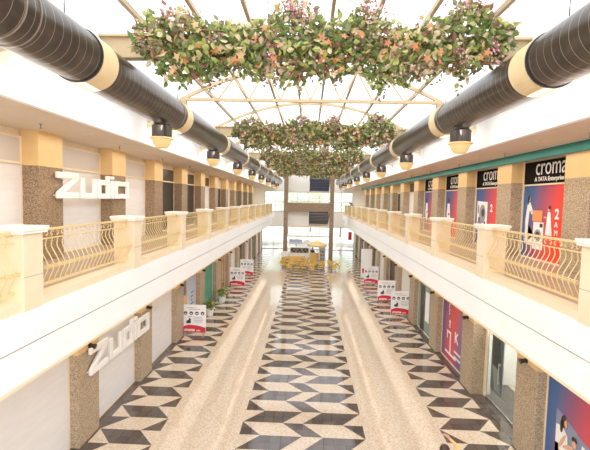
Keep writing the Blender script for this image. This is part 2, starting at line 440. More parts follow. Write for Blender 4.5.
# upper gallery, left
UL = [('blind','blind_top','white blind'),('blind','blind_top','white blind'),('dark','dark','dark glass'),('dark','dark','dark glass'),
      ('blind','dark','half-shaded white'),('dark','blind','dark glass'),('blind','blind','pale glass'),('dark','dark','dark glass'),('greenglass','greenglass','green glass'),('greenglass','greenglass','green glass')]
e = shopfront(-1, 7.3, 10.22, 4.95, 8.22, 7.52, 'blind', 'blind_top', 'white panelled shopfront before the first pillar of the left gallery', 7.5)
for k, (a, b, w) in enumerate(UL):
    y = 10.22+1.02+BAY*k
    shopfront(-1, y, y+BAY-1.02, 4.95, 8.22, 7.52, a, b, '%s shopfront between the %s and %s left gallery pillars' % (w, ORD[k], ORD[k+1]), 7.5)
# lower arcade, left
LLw = [('blind','white panelled'),('blind','white panelled'),('ad_orange','orange and blue advert'),('ad_green','green advert'),('ad_tan','tan advert'),('blind','white'),('glass','glass'),('blind','white'),('greenglass','green glass'),('blind','white')]
shopfront(-1, 7.0, 10.03, 0.0, 3.7, None, 'blind', None, 'plain white panelled shopfront before the first pillar of the left arcade', 6.20)
for k, (a, w) in enumerate(LLw):
    y = 11.05+BAY*k
    e = shopfront(-1, y, y+BAY-1.02, 0.0, 3.7, None, a, None, '%s shopfront between the %s and %s left arcade pillars' % (w, ORD[k], ORD[k+1]), 6.20)
    if k == 2:
        MB().box(-6.15, -6.14, y+.1, y+1.15, 1.75, 3.2).build('blue_banner', 'blueprint', e)
        MB().box(-6.15, -6.14, y+1.4, y+2.8, .3, 3.2).build('pale_banner', 'ad_blue', e)
        mb = MB()
        for i in range(6): mb.box(-6.138, -6.134, y+1.9+.1*(i % 2), y+2.25+.1*(i % 3), .6+i*.2, .68+i*.2)
        mb.build('small_print', 'blueprint', e)
    if k == 3:
        MB().box(-6.15, -6.14, y+.15, y+.75, .2, 3.0).build('pale_banner', 'board', e)
    if k == 4:
        for q in (.4, 1.5, 2.3): MB().box(-6.15, -6.14, y+q, y+q+.3, .1, 3.2).build('dark_strip', 'granite', e)
# lower arcade, right
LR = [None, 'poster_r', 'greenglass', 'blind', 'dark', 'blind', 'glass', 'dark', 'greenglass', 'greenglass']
for k, a in enumerate(LR):
    if a is None: continue
    y = 11.05+BAY*k
    w = {'poster_r': 'red and blue poster', 'greenglass': 'green glass', 'blind': 'white', 'dark': 'dark glass', 'glass': 'glass'}[a]
    e = shopfront(1, y, y+BAY-1.02, 0.0, 3.7, None, a, None, '%s shopfront between the %s and %s right arcade pillars' % (w, ORD[k], ORD[k+1]), 6.20, mull=0)
    if k == 1:
        # large white rotated characters printed on the poster
        X = 6.142
        def flat(nm, pts, m): MB_ = MB(); MB_.face([(X, a_, b_) for a_, b_ in pts]); return MB_.build(nm, m, e)
        mb = MB()
        for (y0, y1, z0, z1) in ((16.1, 17.35, .30, .40), (16.7, 16.82, .40, 1.30), (16.82, 17.18, 1.20, 1.30), (17.08, 17.18, .95, 1.20), (15.6, 16.3, .62, .70), (15.6, 16.3, .40, .48)):
            mb.box(X-.004, X, y0, y1, z0, z1)
        mb.build('white_strokes', 'whiteprint', e)
        text('lettering', 'K', .62, (X-.004, 16.3, 1.05), 'right', 'whiteprint', e, bold=.012)
        text('lettering', 'ne', .34, (X-.004, 16.8, 1.45), 'right', 'whiteprint', e, rot=PI/2, bold=.006)
        mb = MB()
        for i in range(8):
            mb.box(X-.004, X, 16.95+.045*(i % 2), 17.03+.045*(i % 2), 2.0+i*.1, 2.06+i*.1)
        mb.build('small_print', 'whiteprint', e)
    if k == 2:
        MB().box(6.13, 6.15, y+1.75, y+2.4, .05, 2.4).build('dark_door', 'dark', e)
        MB().box(6.12, 6.15, y+.9, y+1.5, .7, 2.2).build('pale_banner', 'board', e)
# poster with couch, first bay on the right
e = shopfront(1, 7.0, 10.03, 0.0, 3.7, None, 'poster', None, 'red and blue poster of a couple on a couch, before the first right arcade pillar', 6.20)
def printed(e, X, name, m, shapes):
    dz = .235 if X < 6.2 else 0
    for sh in shapes:
        mb = MB()
        if sh[0] == 'e':
            _, cy, cz, ry, rz = sh[:5]; cz += dz; rot = sh[5] if len(sh) > 5 else 0
            mb.face([(X, cy+ry*math.cos(t)*math.cos(rot)-rz*math.sin(t)*math.sin(rot), cz+ry*math.cos(t)*math.sin(rot)+rz*math.sin(t)*math.cos(rot)) for t in [2*PI*i/20 for i in range(20)]])
        else: mb.face([(X, a, b+(dz if b > .3 else 0)) for a, b in sh[1]])
        mb.build(name, m, e)
X = 6.146
printed(e, X, 'printed_couch', 'couchprint', [('p', [(9.591,1.62),(9.235,1.55),(8.658,1.35),(7.888,1.25),(7.119,1.2),(6.926,.9),(6.926,.25),(9.591,.25)]), ('e', 9.428,.7,.16,.5)])
printed(e, X-.004, 'printed_cushions', 'whiteprint', [('p', [(9.572,1.25),(9.351,1.3),(9.331,.85),(9.572,.8)]), ('p', [(8.658,1.25),(8.369,1.2),(8.418,.8),(8.706,.85)])])
printed(e, X-.008, 'printed_woman_top', 'whiteprint', [('p', [(9.485,1.18),(9.293,1.28),(9.139,1.15),(9.091,.72),(9.428,.68)])])
printed(e, X-.010, 'printed_man_top', 'whiteprint', [('p', [(9.043,.95),(8.870,1.0),(8.658,.85),(8.610,.4),(9.043,.4)])])
printed(e, X-.012, 'printed_skin', 'skinprint', [('e',9.235,1.42,.075,.11), ('e',8.899,1.14,.08,.11), ('e',9.312,.95,.05,.24,.5), ('e',9.101,.93,.05,.2,1.1), ('p', [(9.428,.70),(9.043,.78),(8.899,.35),(9.331,.3)]), ('e',8.966,.8,.045,.18,.9)])
printed(e, X-.014, 'printed_hair', 'hair', [('e',9.293,1.44,.09,.15), ('e',9.360,1.3,.055,.16), ('e',8.899,1.22,.09,.07)])
printed(e, X-.016, 'printed_faces', 'skinprint', [('e',9.216,1.42,.05,.08), ('e',8.889,1.13,.055,.07)])

# glass shop doors on the right, second bay
e = empty('glass_doors', (0,0,0), 'frameless glass shop doors with steel handles on the right ground floor', 'door')
ya, yb = 11.05, 13.97
mb = MB(); mb.box(6.34, 6.42, yb-.12, yb, 0, 3.3); mb.box(6.34, 6.42, ya, ya+.06, 0, 3.3); mb.box(6.34, 6.42, ya, yb, 3.2, 3.3); mb.build('frame', 'cream', e)
for (a, b) in ((ya+.08, 12.05), (12.07, 12.98), (13.0, yb-.14)):
    dp = MB().box(6.385, 6.395, a, b, .03, 3.2).build('door_pane', 'glass', e)
    if b == 12.98: hp = dp
MB().tube([(6.33, 12.92, .85), (6.33, 12.92, 1.55)], .015, 8).tube([(6.33, 12.92, .9), (6.39, 12.92, .9)], .01, 6).tube([(6.33, 12.92, 1.5), (6.39, 12.92, 1.5)], .01, 6).build('door_handle', 'steel', hp)
MB().box(6.37, 6.41, ya+.08, yb-.14, .0, .06).build('threshold', 'steel', e)
e = empty('fashion_poster', (0,0,0), 'tall grey poster of a figure in white trousers inside the glass-fronted shop', 'poster')
MB().box(6.5, 6.53, 12.98, 13.8, .35, 2.35).build('board', 'greyprint', e)
printed(e, 6.496, 'printed_dress', 'darkprint', [('p', [(13.75,2.2),(13.2,2.2),(13.1,1.55),(13.3,1.2),(13.7,1.25)])])
printed(e, 6.492, 'printed_trousers', 'whiteprint', [('p', [(13.68,1.22),(13.2,1.18),(13.05,.4),(13.5,.42)])])
e = empty('display_shelf', (0,0,0), 'pale slatted display rack inside the glass-fronted shop', 'shelf')
mb = MB(); mb.box(7.9, 8.2, 11.2, 11.25, 0, 2.4); mb.box(7.9, 8.2, 13.0, 13.05, 0, 2.4); mb.build('uprights', 'white', e)
for i in range(7): MB().box(7.9, 8.2, 11.25, 13.0, .3+i*.33, .33+i*.33).build('shelf_board', 'greenglass' if i % 2 else 'white', e)

# upper gallery, right: fronts with printed fascia signs
def croma(k, scene):
    y = 10.22+1.02+BAY*k; yb = y+BAY-1.02; X = 7.45
    e = empty('poster_shopfront', (0,0,0), 'croma shopfront with red poster, between the %s and %s pillars of the right gallery' % (ORD[k], ORD[k+1]), 'shopfront')
    mb = MB(); frame_yz(mb, X-.05, 7.5, y, yb, 4.95, 7.41, .05); mb.box(X-.05, 7.5, yb-.06, yb, 7.41, 8.2); mb.build('frame', 'cream', e)
    sb = MB().box(X-.03, 7.5, y+.02, yb-.06, 7.42, 8.14).build('sign_board', 'signblack', e)
    ps = MB().box(X-.01, 7.5, y+.05, yb-.05, 5.0, 7.36).build('poster', 'poster', e)
    t = text('sign_lettering', 'croma', .78, (X-.036, yb-.72, 7.70), 'right', 'whiteprint', sb, bold=-.004, sx=.80)
    MB().box(X-.042, X-.036, yb-2.52, yb-2.28, 8.10, 8.125).build('macron', 'whiteprint', sb)
    text('sign_small_lettering', 'A TATA Enterprise', .19, (X-.036, yb-.70, 7.50), 'right', 'whiteprint', sb, bold=.003)
    P = X-.014
    if scene == 0:
        printed(ps, P, 'printed_dress', 'whiteprint', [('p', [(yb-.32,6.78),(yb-.48,6.82),(yb-.68,6.5),(yb-.62,6.4),(yb-.46,6.55),(yb-.42,6.1),(yb-.40,5.4),(yb-.75,5.4),(yb-.78,5.75),(yb-.25,5.4),(yb-.22,6.2)]), ('p', [(yb-1.48,6.52),(yb-1.62,6.52),(yb-1.75,5.8),(yb-1.4,5.8)])])
        printed(ps, P, 'printed_washer', 'whiteprint', [('p', [(yb-.72,6.18),(yb-1.3,6.18),(yb-1.3,5.3),(yb-.72,5.3)])])
        printed(ps, P-.004, 'printed_washer_door', 'greyprint', [('e', yb-1.0,5.75,.2,.2)])
        printed(ps, P-.006, 'printed_washer_drum', 'darkprint', [('e', yb-1.0,5.75,.13,.13), ('p', [(yb-1.1,6.14),(yb-1.26,6.14),(yb-1.26,6.02),(yb-1.1,6.02)])])
        printed(ps, P-.008, 'printed_box', 'orangeprint', [('p', [(yb-.66,6.56),(yb-1.22,6.56),(yb-1.22,6.2),(yb-.66,6.2)])])
        printed(ps, P-.010, 'printed_skin', 'skinprint', [('e',yb-.44,6.93,.055,.08), ('e',yb-.66,6.5,.12,.03,.5), ('e',yb-1.55,6.6,.05,.07), ('e',yb-1.38,6.35,.1,.025)])
        printed(ps, P-.012, 'printed_hair', 'hair', [('e',yb-.40,6.96,.06,.08), ('e',yb-.37,6.85,.04,.12), ('e',yb-1.58,6.66,.06,.06)])
        text('poster_lettering', '2', .42, (P-.01, yb-1.86, 6.33), 'right', 'whiteprint', ps, bold=.012)
        text('poster_lettering', 'A', .22, (P-.01, yb-1.88, 6.08), 'right', 'whiteprint', ps, bold=.006)
        text('poster_lettering', 'M', .22, (P-.01, yb-1.88, 5.83), 'right', 'whiteprint', ps, bold=.006)
    elif scene == 1:
        printed(ps, P, 'printed_appliance', 'whiteprint', [('p', [(yb-.2,6.85),(yb-1.2,6.8),(yb-1.2,5.7),(yb-.2,5.6)])])
        printed(ps, P-.004, 'printed_laundry', 'greyprint', [('e',yb-.75,6.3,.3,.4), ('e',yb-.35,6.5,.08,.2), ('e',yb-.5,5.9,.2,.12)])
        printed(ps, P-.006, 'printed_drum', 'darkprint', [('e',yb-.8,6.35,.15,.18), ('e',yb-.45,6.05,.08,.12), ('e',yb-1.0,5.9,.08,.1)])
        text('poster_lettering', '2', .42, (P-.01, yb-1.48, 6.42), 'right', 'whiteprint', ps, bold=.012)
    else:
        printed(ps, P, 'printed_figure', 'whiteprint', [('p', [(yb-.35,6.7),(yb-.65,6.7),(yb-.8,6.0),(yb-.6,5.6),(yb-.3,5.7),(yb-.25,6.2)])])
        printed(ps, P-.004, 'printed_head', 'hair', [('e',yb-.5,6.87,.09,.13), ('e',yb-.6,6.15,.12,.05)])
for k in range(4): croma(k, (0, 1, 2, 2)[k])
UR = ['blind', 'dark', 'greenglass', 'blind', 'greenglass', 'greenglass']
for j, a in enumerate(UR):
    k = 4+j; y = 10.22+1.02+BAY*k
    shopfront(1, y, y+BAY-1.02, 4.95, 8.12, 7.42, a, 'blind_top' if j % 2 else 'dark', '%s shopfront between the %s and %s right gallery pillars' % ({'blind':'white','dark':'dark glass','greenglass':'green glass'}[a], ORD[k], ORD[k+1]), 7.5)
shopfront(1, 7.3, 10.22, 4.95, 8.12, 7.42, 'poster', 'signblack', 'poster shopfront before the first pillar of the right gallery', 7.5)

# ------------------------------------------------------------------ 3D letter signs "zudio"
def letters(X, y0, z0, w, h, label, sup):
    e = empty('letter_sign', (0,0,0), label, 'sign')
    st = .17*h/.72; xa, xb = X, X+.09
    def L(nm, boxes, pol=()):
        mb = MB()
        for (a, b, c, d) in boxes: mb.box(xa, xb, y0+a*w, y0+b*w, z0+c*h, z0+d*h)
        for p in pol:
            n = len(mb.v); k = len(p)
            mb.v += [(xa, y0+a*w, z0+b*h) for a, b in p]+[(xb, y0+a*w, z0+b*h) for a, b in p]
            for i in range(k): j = (i+1) % k; mb.f.append((n+i, n+j, n+k+j, n+k+i)); mb.m.append(0)
            mb.f.append(tuple(n+i for i in range(k))[::-1]); mb.m.append(0); mb.f.append(tuple(n+k+i for i in range(k))); mb.m.append(0)
        mb.build(nm, 'sign', e, bevel=.02)
    t = .235; q = .185/w
    L('letter_z', [(0, .236, 1-t, 1), (0, .236, 0, t)], [[(0, t), (.075, t), (.236, 1-t), (.161, 1-t)]])
    L('letter_u', [(.264, .264+q, 0, .85), (.468-q, .468, 0, .85), (.264+q, .468-q, 0, t)])
    L('letter_d', [(.49, .49+q, 0, .85), (.665-q, .665, 0, 1.05), (.49+q, .665-q, 0, t), (.49+q, .665-q, .85-t, .85)])
    L('letter_i', [(.69, .69+q, 0, .85), (.685, .695+q, .9, 1.05)])
    L('letter_o', [(.755, .755+q, 0, .85), (1-q, 1., 0, .85), (.755+q, 1-q, 0, t), (.755+q, 1-q, .85-t, .85)])
    mb = MB()
    for f in (.08, .5, .92):
        for zf in (.25, .75): mb.box(min(X, sup), X+.02, y0+f*w-.02, y0+f*w+.02, z0+zf*h-.02, z0+zf*h+.02)
    mb.box(min(X, sup), X, y0, y0+w, z0+.10*h, z0+.14*h)
    mb.build('bracket', 'signside', e)
letters(-6.95, 10.80, 6.62, 4.36, .74, 'white block letters reading zudio on the left gallery wall', -7.0)
letters(-5.85, 10.40, 1.82, 4.0, .76, 'white block letters reading zudio above the left ground-floor shopfront', -5.9)

# ------------------------------------------------------------------ small fixtures
def spot(s):
    e = empty('spotlight')
    MB().box(s*5.86, s*5.9, -.05, .05, -.06, .06).build('bracket', 'black', e)
    mb = MB(); mb.tube([(s*5.86, 0, 0), (s*5.72, .0, -.03)], [.045, .075], 10); mb.build('lamp_head', 'black', e, smooth=False)
    return e
for s, nm in SIDES:
    a0 = spot(s)
    for k in range(9):
        a = a0 if k == 0 else copy_tree(a0)
        a.location = (0, 10.55+BAY*k, 2.62)
        tag(a, 'small black spotlight on the %s pillar of the %s arcade' % (ORD[k], nm), 'spotlight', 'arcade spotlights')
def sprinkler():
    e = empty('sprinkler')
    MB().lathe([(0, 0), (.045, 0), (.05, -.012), (0, -.014)], seg=12).build('plate', 'greyprint', e)
    MB().lathe([(.012, 0), (.012, -.09), (.03, -.10), (.03, -.11), (0, -.115)], seg=8).build('nozzle', 'darkprint', e)
    return e
def downlight():
    e = empty('downlight')
    MB().lathe([(.10, 0), (.115, -.012), (.085, -.018), (.08, 0)], seg=20).build('rim', 'cream', e)
    MB().lathe([(.08, -.004), (0, -.004)], seg=20).build('lens', 'greyprint', e)
    return e
for s, nm in SIDES:
    a0 = sprinkler(); b0 = downlight()
    for k in range(10):
        a = a0 if k == 0 else copy_tree(a0); a.location = (s*6.3, 9.3+BAY*k, 8.38)
        tag(a, 'small ceiling sprinkler, %s from the camera end under the %s gallery soffit' % (ORD[k], nm), 'sprinkler', 'gallery sprinklers')
        a = b0 if k == 0 else copy_tree(b0); a.location = (s*5.9, 10.6+BAY*k, 8.38)
        tag(a, 'small round ceiling downlight, %s from the camera end under the %s gallery soffit' % (ORD[k], nm), 'ceiling light', 'gallery downlights')

# ------------------------------------------------------------------ air ducts with drop diffusers
DX, DZ, DR = 3.85, 9.035, .425
DROPS = [10.45, 16.1, 21.6, 27.1, 32.5, 37.9, 43.2, 48.4]
for s, nm in SIDES:
    e = empty('air_duct', (s*DX, 0, DZ), 'long dark wrapped round air duct with cream collars along the %s side' % nm, 'duct')
    mb = MB(); seg = 48; ystops = []; y = -2.
    while y < 52: ystops += [(y, 0), (y+.18, 1)]; y += .19
    ystops.append((y, 0))
    for yy, _ in ystops:
        for k in range(seg): t = 2*PI*k/seg; mb.v.append((DR*math.cos(t), yy, DR*math.sin(t)))
    for i in range(len(ystops)-1):
        for k in range(seg):
            a = i*seg+k; b = i*seg+(k+1) % seg; mb.f.append((a, a+seg, b+seg, b)); mb.m.append(ystops[i][1])
    mb.f.append(tuple((len(ystops)-1)*seg+k for k in range(seg))); mb.m.append(0)
    mb.build('duct_tube', ['duct', 'seam'], e, smooth=True)
    def ring(y0, y1, r, m, nm2):
        mb = MB(); pr = [(DR-.01, y0), (r, y0), (r, y1), (DR-.01, y1)]
        for rr, yy in pr:
            for k in range(seg): t = 2*PI*k/seg; mb.v.append((rr*math.cos(t), yy, rr*math.sin(t)))
        for i in range(3):
            for k in range(seg):
                a = i*seg+k; b = i*seg+(k+1) % seg; mb.f.append((a, a+seg, b+seg, b)); mb.m.append(0)
        mb.build(nm2, m, e, smooth=False)
    ring(4.85, 4.87, DR+.014, 'seam', 'seam'); ring(5.12, 5.135, DR+.014, 'seam', 'seam')
    ring(6.60, 6.64, DR+.02, 'black', 'seam')
    ring(6.66, 7.18, DR+.016, 'collar', 'collar')
    ys = [11.3, 16.9, 22.4, 27.9, 33.3, 38.7, 44.0]
    for yy in ys: ring(yy, yy+.5, DR+.016, 'collar', 'collar')
    ring(11.05, 11.08, DR+.014, 'seam', 'seam')
    # diffusers are separate hanging fittings
    d0 = empty('duct_diffuser')
    MB().lathe([(.20, .10), (.20, -.02), (.255, -.06), (.255, -.36), (.0, -.36)], seg=24).build('neck', 'duct', d0, smooth=False)
    MB().lathe([(.30, -.36), (.31, -.39), (.25, -.41), (.22, -.52), (.16, -.60), (.15, -.62), (.0, -.62)], seg=24).lathe([(0, -.355), (.30, -.36)], seg=24).build('bowl', 'bowl', d0, smooth=False)
    for i, yy in enumerate(DROPS):
        a = d0 if i == 0 else copy_tree(d0)
        a.location = (s*DX, yy, DZ-DR+.02)
        tag(a, 'black drop diffuser with amber bowl, %s from the camera end under the %s duct' % (ORD[i], nm), 'air diffuser', 'duct diffusers')
    b0 = empty('duct_bracket')
    MB().tube([(s*4.5, 0, 0), (s*(DX+.25), 0, .12)], .055, 10).build('arm', 'cream', b0)
    MB().box(s*4.48, s*4.5, -.12, .12, -.12, .12).build('wall_plate', 'cream', b0)
    for i in range(8):
        a = b0 if i == 0 else copy_tree(b0); a.location = (0, 5.8+5.4*i, 8.72)
        tag(a, 'short cream wall bracket, %s from the camera end holding the %s duct' % (ORD[i], nm), 'bracket', 'duct brackets')
    w0 = MB().tube([(s*DX, 0, DZ+DR-.02), (s*DX, 0, 10.55)], .008, 5).build('hanging_wire', 'black')
    for i in range(8):
        a = w0 if i == 0 else w0.copy()
        if i: C.objects.link(a)
        a.location = (0, 6.3+5.4*i, 0)
        tag(a, 'thin dark hanging wire, %s from the camera end above the %s duct' % (ORD[i], nm), 'wire', 'duct hanging wires')

# ------------------------------------------------------------------ roof: trusses, purlins, glazing
def vz(x): return 10.14+1.2*(1-(x/4.5)**2)
NX = 12
mb = MB(); ys = [-2, END]
for i in range(NX*2):
    x0 = -4.6+9.2*i/(NX*2); x1 = -4.6+9.2*(i+1)/(NX*2)
    mb.face([(x0, -2, vz(x0)+.06), (x1, -2, vz(x1)+.06), (x1, END, vz(x1)+.06), (x0, END, vz(x0)+.06)])
struct('window_roof', mb, 'roofglass', 'curved translucent glazed roof over the atrium', 'roof glazing')
for i, x in enumerate((-3.70, -2.65, -1.57, -.5, .5, 1.57, 2.65, 3.70)):
    o = MB().bar((x, -2, vz(x)), (x, END, vz(x)), .085, .11).build('roof_purlin', 'purlin')
    tag(o, 'long tan roof purlin, %s from the left wall under the curved glazing' % ORD[i], 'roof beam', 'roof purlins', 'thing')
gb = MB()
pts = [(-4.5+9*i/20) for i in range(21)]
for i in range(20): gb.bar((pts[i], 0, vz(pts[i])+.04), (pts[i+1], 0, vz(pts[i+1])+.04), .012, .012)
gme = gb.mesh('glazing_bar', 'glassbar')
for k in range(40):
    y = -1.2+1.33*k
    o = bpy.data.objects.new('glazing_bar', gme); C.objects.link(o); o.location = (0, y, 0)
    tag(o, 'thin curved grey glazing bar spanning under the glass roof', 'glazing bar', 'thin glazing bars', 'thing')
def truss(y, heavy, arch, idx):
    e = empty('roof_truss', (0, y, 0), '%s roof truss across the atrium, %s from the camera end' % ('deep cream beam' if heavy else 'slender arched cream', ORD[idx]), 'roof truss', 'roof trusses')
    e['kind'] = 'thing'
    mb = MB()
    if heavy:
        mb.box(-4.5, 4.5, -.03, .03, 9.72, 10.12); mb.box(-4.5, 4.5, -.11, .11, 10.10, 10.15); mb.box(-4.5, 4.5, -.11, .11, 9.66, 9.71)
    else:
        mb.box(-4.5, 4.5, -.05, .05, 10.06, 10.16)
    mb.build('tie_beam', 'truss', e)
    if arch:
        mb = MB(); pp = [-4.45+8.9*i/24 for i in range(25)]
        for i in range(24): mb.bar((pp[i], 0, vz(pp[i])-.06), (pp[i+1], 0, vz(pp[i+1])-.06), .09, .11)
        mb.build('arch', 'truss', e)
        mb = MB()
        xs = [-3.7, -2.65, -1.57, -.5, .5, 1.57, 2.65, 3.7]
        for i in range(7):
            xm = (xs[i]+xs[i+1])/2
            mb.bar((xs[i], 0, vz(xs[i])-.08), (xm, 0, 10.14), .05, .05); mb.bar((xm, 0, 10.14), (xs[i+1], 0, vz(xs[i+1])-.08), .05, .05)
        mb.build('web', 'truss', e)
    if not heavy:
        for sx in (-1, 1): MB().box(sx*4.28, sx*4.5, -.08, .08, 9.85, 10.06).build('end_block', 'truss', e)
for k in range(9): truss(8.65+5.3*k, k % 2 == 0, k > 0, k)

# ------------------------------------------------------------------ hanging garlands
def leaf(mb, c, L, w, rnd, mi):
    d = Vector((rnd.gauss(0, 1), rnd.gauss(0, 1), rnd.gauss(-.4, .8))).normalized()
    n = Vector((rnd.gauss(0, .7), -1+rnd.gauss(0, .5), rnd.gauss(.3, .7))).normalized()
    x = d.cross(n)
    if x.length < .1: return
    x.normalize(); n = x.cross(d).normalized(); c = Vector(c)
    a = c; b = c+d*L
    mb.face([a, c+d*L*.35+x*w-n*w*.3, c+d*L*.7+x*w*.7-n*w*.3, b], mi)
    mb.face([a, b, c+d*L*.7-x*w*.7-n*w*.3, c+d*L*.35-x*w-n*w*.3], mi)
def maple(mb, c, r, rnd, mi):
    n = Vector((rnd.gauss(0, .4), -1, rnd.gauss(.1, .4))).normalized(); x = n.cross(Vector((0, 0, 1))).normalized(); z = x.cross(n)
    t0 = rnd.uniform(0, 6.28); c = Vector(c)
    pts = []
    for i in range(10):
        a = t0+2*PI*i/10; rr = r if i % 2 == 0 else r*.45
        pts.append(c+x*math.cos(a)*rr+z*math.sin(a)*rr)
    for i in range(10): mb.face([c, pts[i], pts[(i+1) % 10]], mi)
GX0, GX1 = -3.5, 3.88
def gtop(x, rnd):  # silhouette: tufts on top
    return 10.22+.30*math.exp(-((x+2.7)/.45)**2)+.42*math.exp(-((x+.35)/.5)**2)+.42*math.exp(-((x-1.05)/.35)**2)+.55*math.exp(-((x-3.05)/.45)**2)
def gbot(x):
    b = 9.16+.12*math.sin(x*3.1)+.08*math.sin(x*7.7+1)
    if x < -3.0: b += (-3.0-x)*.85
    if x > 3.0: b += (x-3.0)*.85
    return b
def garland(y, nleaf, seed, idx, green):
    rnd = random.Random(seed)
    e = empty('hanging_garland', (0, y, 0), 'hanging garland of %s, %s from the camera end' % ('green, cream and orange leaves' if not green else 'dense olive foliage', ORD[idx]), 'hanging plant', 'hanging garlands')
    mb = MB()
    for z in (9.55, 10.1): mb.bar((GX0+.2, 0, z), (GX1+(.0 if z < 10 else .2), 0, z), .04, .04)
    x = GX0+.3
    while x < GX1: mb.bar((x, -.02, 9.5), (x, -.02, 10.12), .025, .025); x += .62
    for x in (-3.3, -1.2, .95, 3.3): mb.bar((x, 0, 10.1), (x, 0, vz(x)), .012, .012)
    mb.build('planter_frame', 'truss', e)
    sc = 1.0 if not green else 1.15
    fol = MB()
    for i in range(nleaf):
        x = rnd.uniform(GX0, GX1); t = gtop(x, rnd); b = gbot(x)
        u = rnd.random(); z = b+(t-b)*u
        edge = min(u, 1-u)
        if edge < .08 and rnd.random() < .55: continue
        yv = rnd.uniform(-.32, .2)*(1-.5*abs(u-.5))
        w = math.sin(x*2.3+seed)+math.sin(x*5.1+1.3*z*3)
        if not green: p = [30, 24, 14, 18+8*w, 9] if w > 0 else [34, 30, 15, 9, 9]
        else: p = [26, 22, 34, 15, 12]
        mi = rnd.choices(range(5), [max(1, q) for q in p])[0]
        leaf(fol, (x, yv, z), rnd.uniform(.13, .21)*sc, rnd.uniform(.042, .064)*sc, rnd, mi)
    # trailing sprigs
    for i in range(26):
        x = rnd.uniform(GX0+.5, GX1-.5); b = gbot(x); ln = rnd.uniform(.1, .32)
        for j in range(int(ln/.04)): leaf(fol, (x+rnd.uniform(-.04, .04), -.1, b-j*.04), .09, .025, rnd, rnd.choice((0, 2, 4)))
    fol.build('foliage', ['leaf1', 'leaf2', 'leaf3', 'leaf4', 'leaf5'], e)
    mp = MB()
    for cx, cz in ((-3.0, 9.7), (-2.6, 9.35), (-1.7, 9.6), (-1.45, 9.5), (-.9, 9.85), (-.75, 9.35), (.15, 9.75), (.4, 9.35), (.75, 9.9), (1.5, 9.6), (1.7, 9.85), (2.35, 9.5), (2.1, 9.95), (-2.3, 9.9), (3.4, 9.7)):
        for j in range(5):
            maple(mp, (cx+rnd.gauss(0, .14), -.3+rnd.uniform(-.05, .1), cz+rnd.gauss(0, .13)), rnd.uniform(.07, .11), rnd, 0 if rnd.random() < .5 else 1)
    mp.build('maple_leaves', ['maple', 'maple2'], e)
    fl = MB()
    for cx, cz, ax, az, n in ((-2.75, 10.3, .35, .15, 70), (-.3, 10.42, .38, .2, 150), (1.1, 10.45, .28, .25, 110), (3.05, 10.5, .35, .25, 110), (-.75, 9.6, .12, .4, 60), (3.5, 9.7, .12, .35, 60), (2.9, 9.6, .12, .3, 40), (-3.2, 9.8, .25, .25, 50), (.0, 9.35, .9, .15, 40), (2.0, 9.3, 1.0, .15, 40), (-1.9, 9.9, .2, .25, 30), (1.3, 9.9, .5, .3, 50)):
        for j in range(n):
            r = rnd.uniform(.012, .026); fl.ball((cx+rnd.gauss(0, ax*.6), -.28+rnd.uniform(-.08, .12), cz+rnd.gauss(0, az*.6)), r, r, r, 5, 4, 0 if rnd.random() < .6 else 1)
    fl.build('blossom', ['berry', 'berry2'], e)
    return e
g1 = garland(8.22, 5600, 3, 0, False)
g2 = garland(18.8, 5200, 11, 1, True)
for i in range(3):
    g = copy_tree(g2); g.location = (0, 29.4+10.6*i, 0)
    g['label'] = 'hanging garland of dense olive foliage, %s from the camera end' % ORD[i+2]

# ------------------------------------------------------------------ standees on the floor
def standee(W=1.16, Hh=1.52):
    e = empty('advert_standee')
    mb = MB(); mb.tube([(-W*.4, 0, .02), (-W*.4, 0, .3)], .014, 6); mb.tube([(W*.4, 0, .02), (W*.4, 0, .3)], .014, 6)
    for sx in (-1, 1): mb.box(sx*W*.4-.02, sx*W*.4+.02, -.22, .22, 0, .03)
    mb.build('stand', 'steel', e)
    bd = MB().box(-W/2, W/2, -.012, .012, .14, Hh).build('board', 'board', e, bevel=.004)
    mb = MB()
    mb.face([(-W/2+.01, -.014, .15), (W/2-.01, -.014, .15), (W/2-.01, -.014, .40), (W*.15, -.014, .50), (-W/4, -.014, .53), (-W/2+.01, -.014, .42)])
    mb.build('red_footer', 'red', bd)
    text('lettering', 'croma', .2, (-W/2+.1, -.018, .22), 'front', 'whiteprint', bd, bold=.008)
    text('small_lettering', '.com', .12, (.08, -.018, .22), 'front', 'whiteprint', bd, bold=.003)
    mb = MB()
    for i in range(4):
        cx = -W*.36+i*W*.24; mb = MB(); mb.face([(cx+.09*math.cos(t), -.014, 1.10+.09*math.sin(t)) for t in [2*PI*j/18 for j in range(18)]])
        mb.build('picture', 'darkprint', bd)
    mb = MB()
    for i in range(4):
        cx = -W*.36+i*W*.24
        mb.face([(cx+.05*math.cos(t), -.017, 1.08+.03*math.sin(t)) for t in [2*PI*j/10 for j in range(10)]])
    mb.build('picture_details', 'whiteprint', bd)
    mb = MB()
    for i, (a, b, z) in enumerate(((-.35, .1, 1.36), (-.25, .3, 1.28), (0., .4, .90), (-.02, .46, .82), (.0, .45, .74), (.02, .42, .66), (-.3, -.1, .92))): mb.face([(a, -.014, z), (b, -.014, z), (b, -.014, z+.022), (a, -.014, z+.022)])
    mb.build('small_print', 'greyprint', bd)
    mb = MB(); mb.face([(-.38, -.015, .60), (-.16, -.015, .60), (-.16, -.015, .82), (-.22, -.015, .88), (-.28, -.015, .76), (-.38, -.015, .72)]); mb.build('product_picture', 'darkprint', bd)
    return e
st0 = standee(); first = True
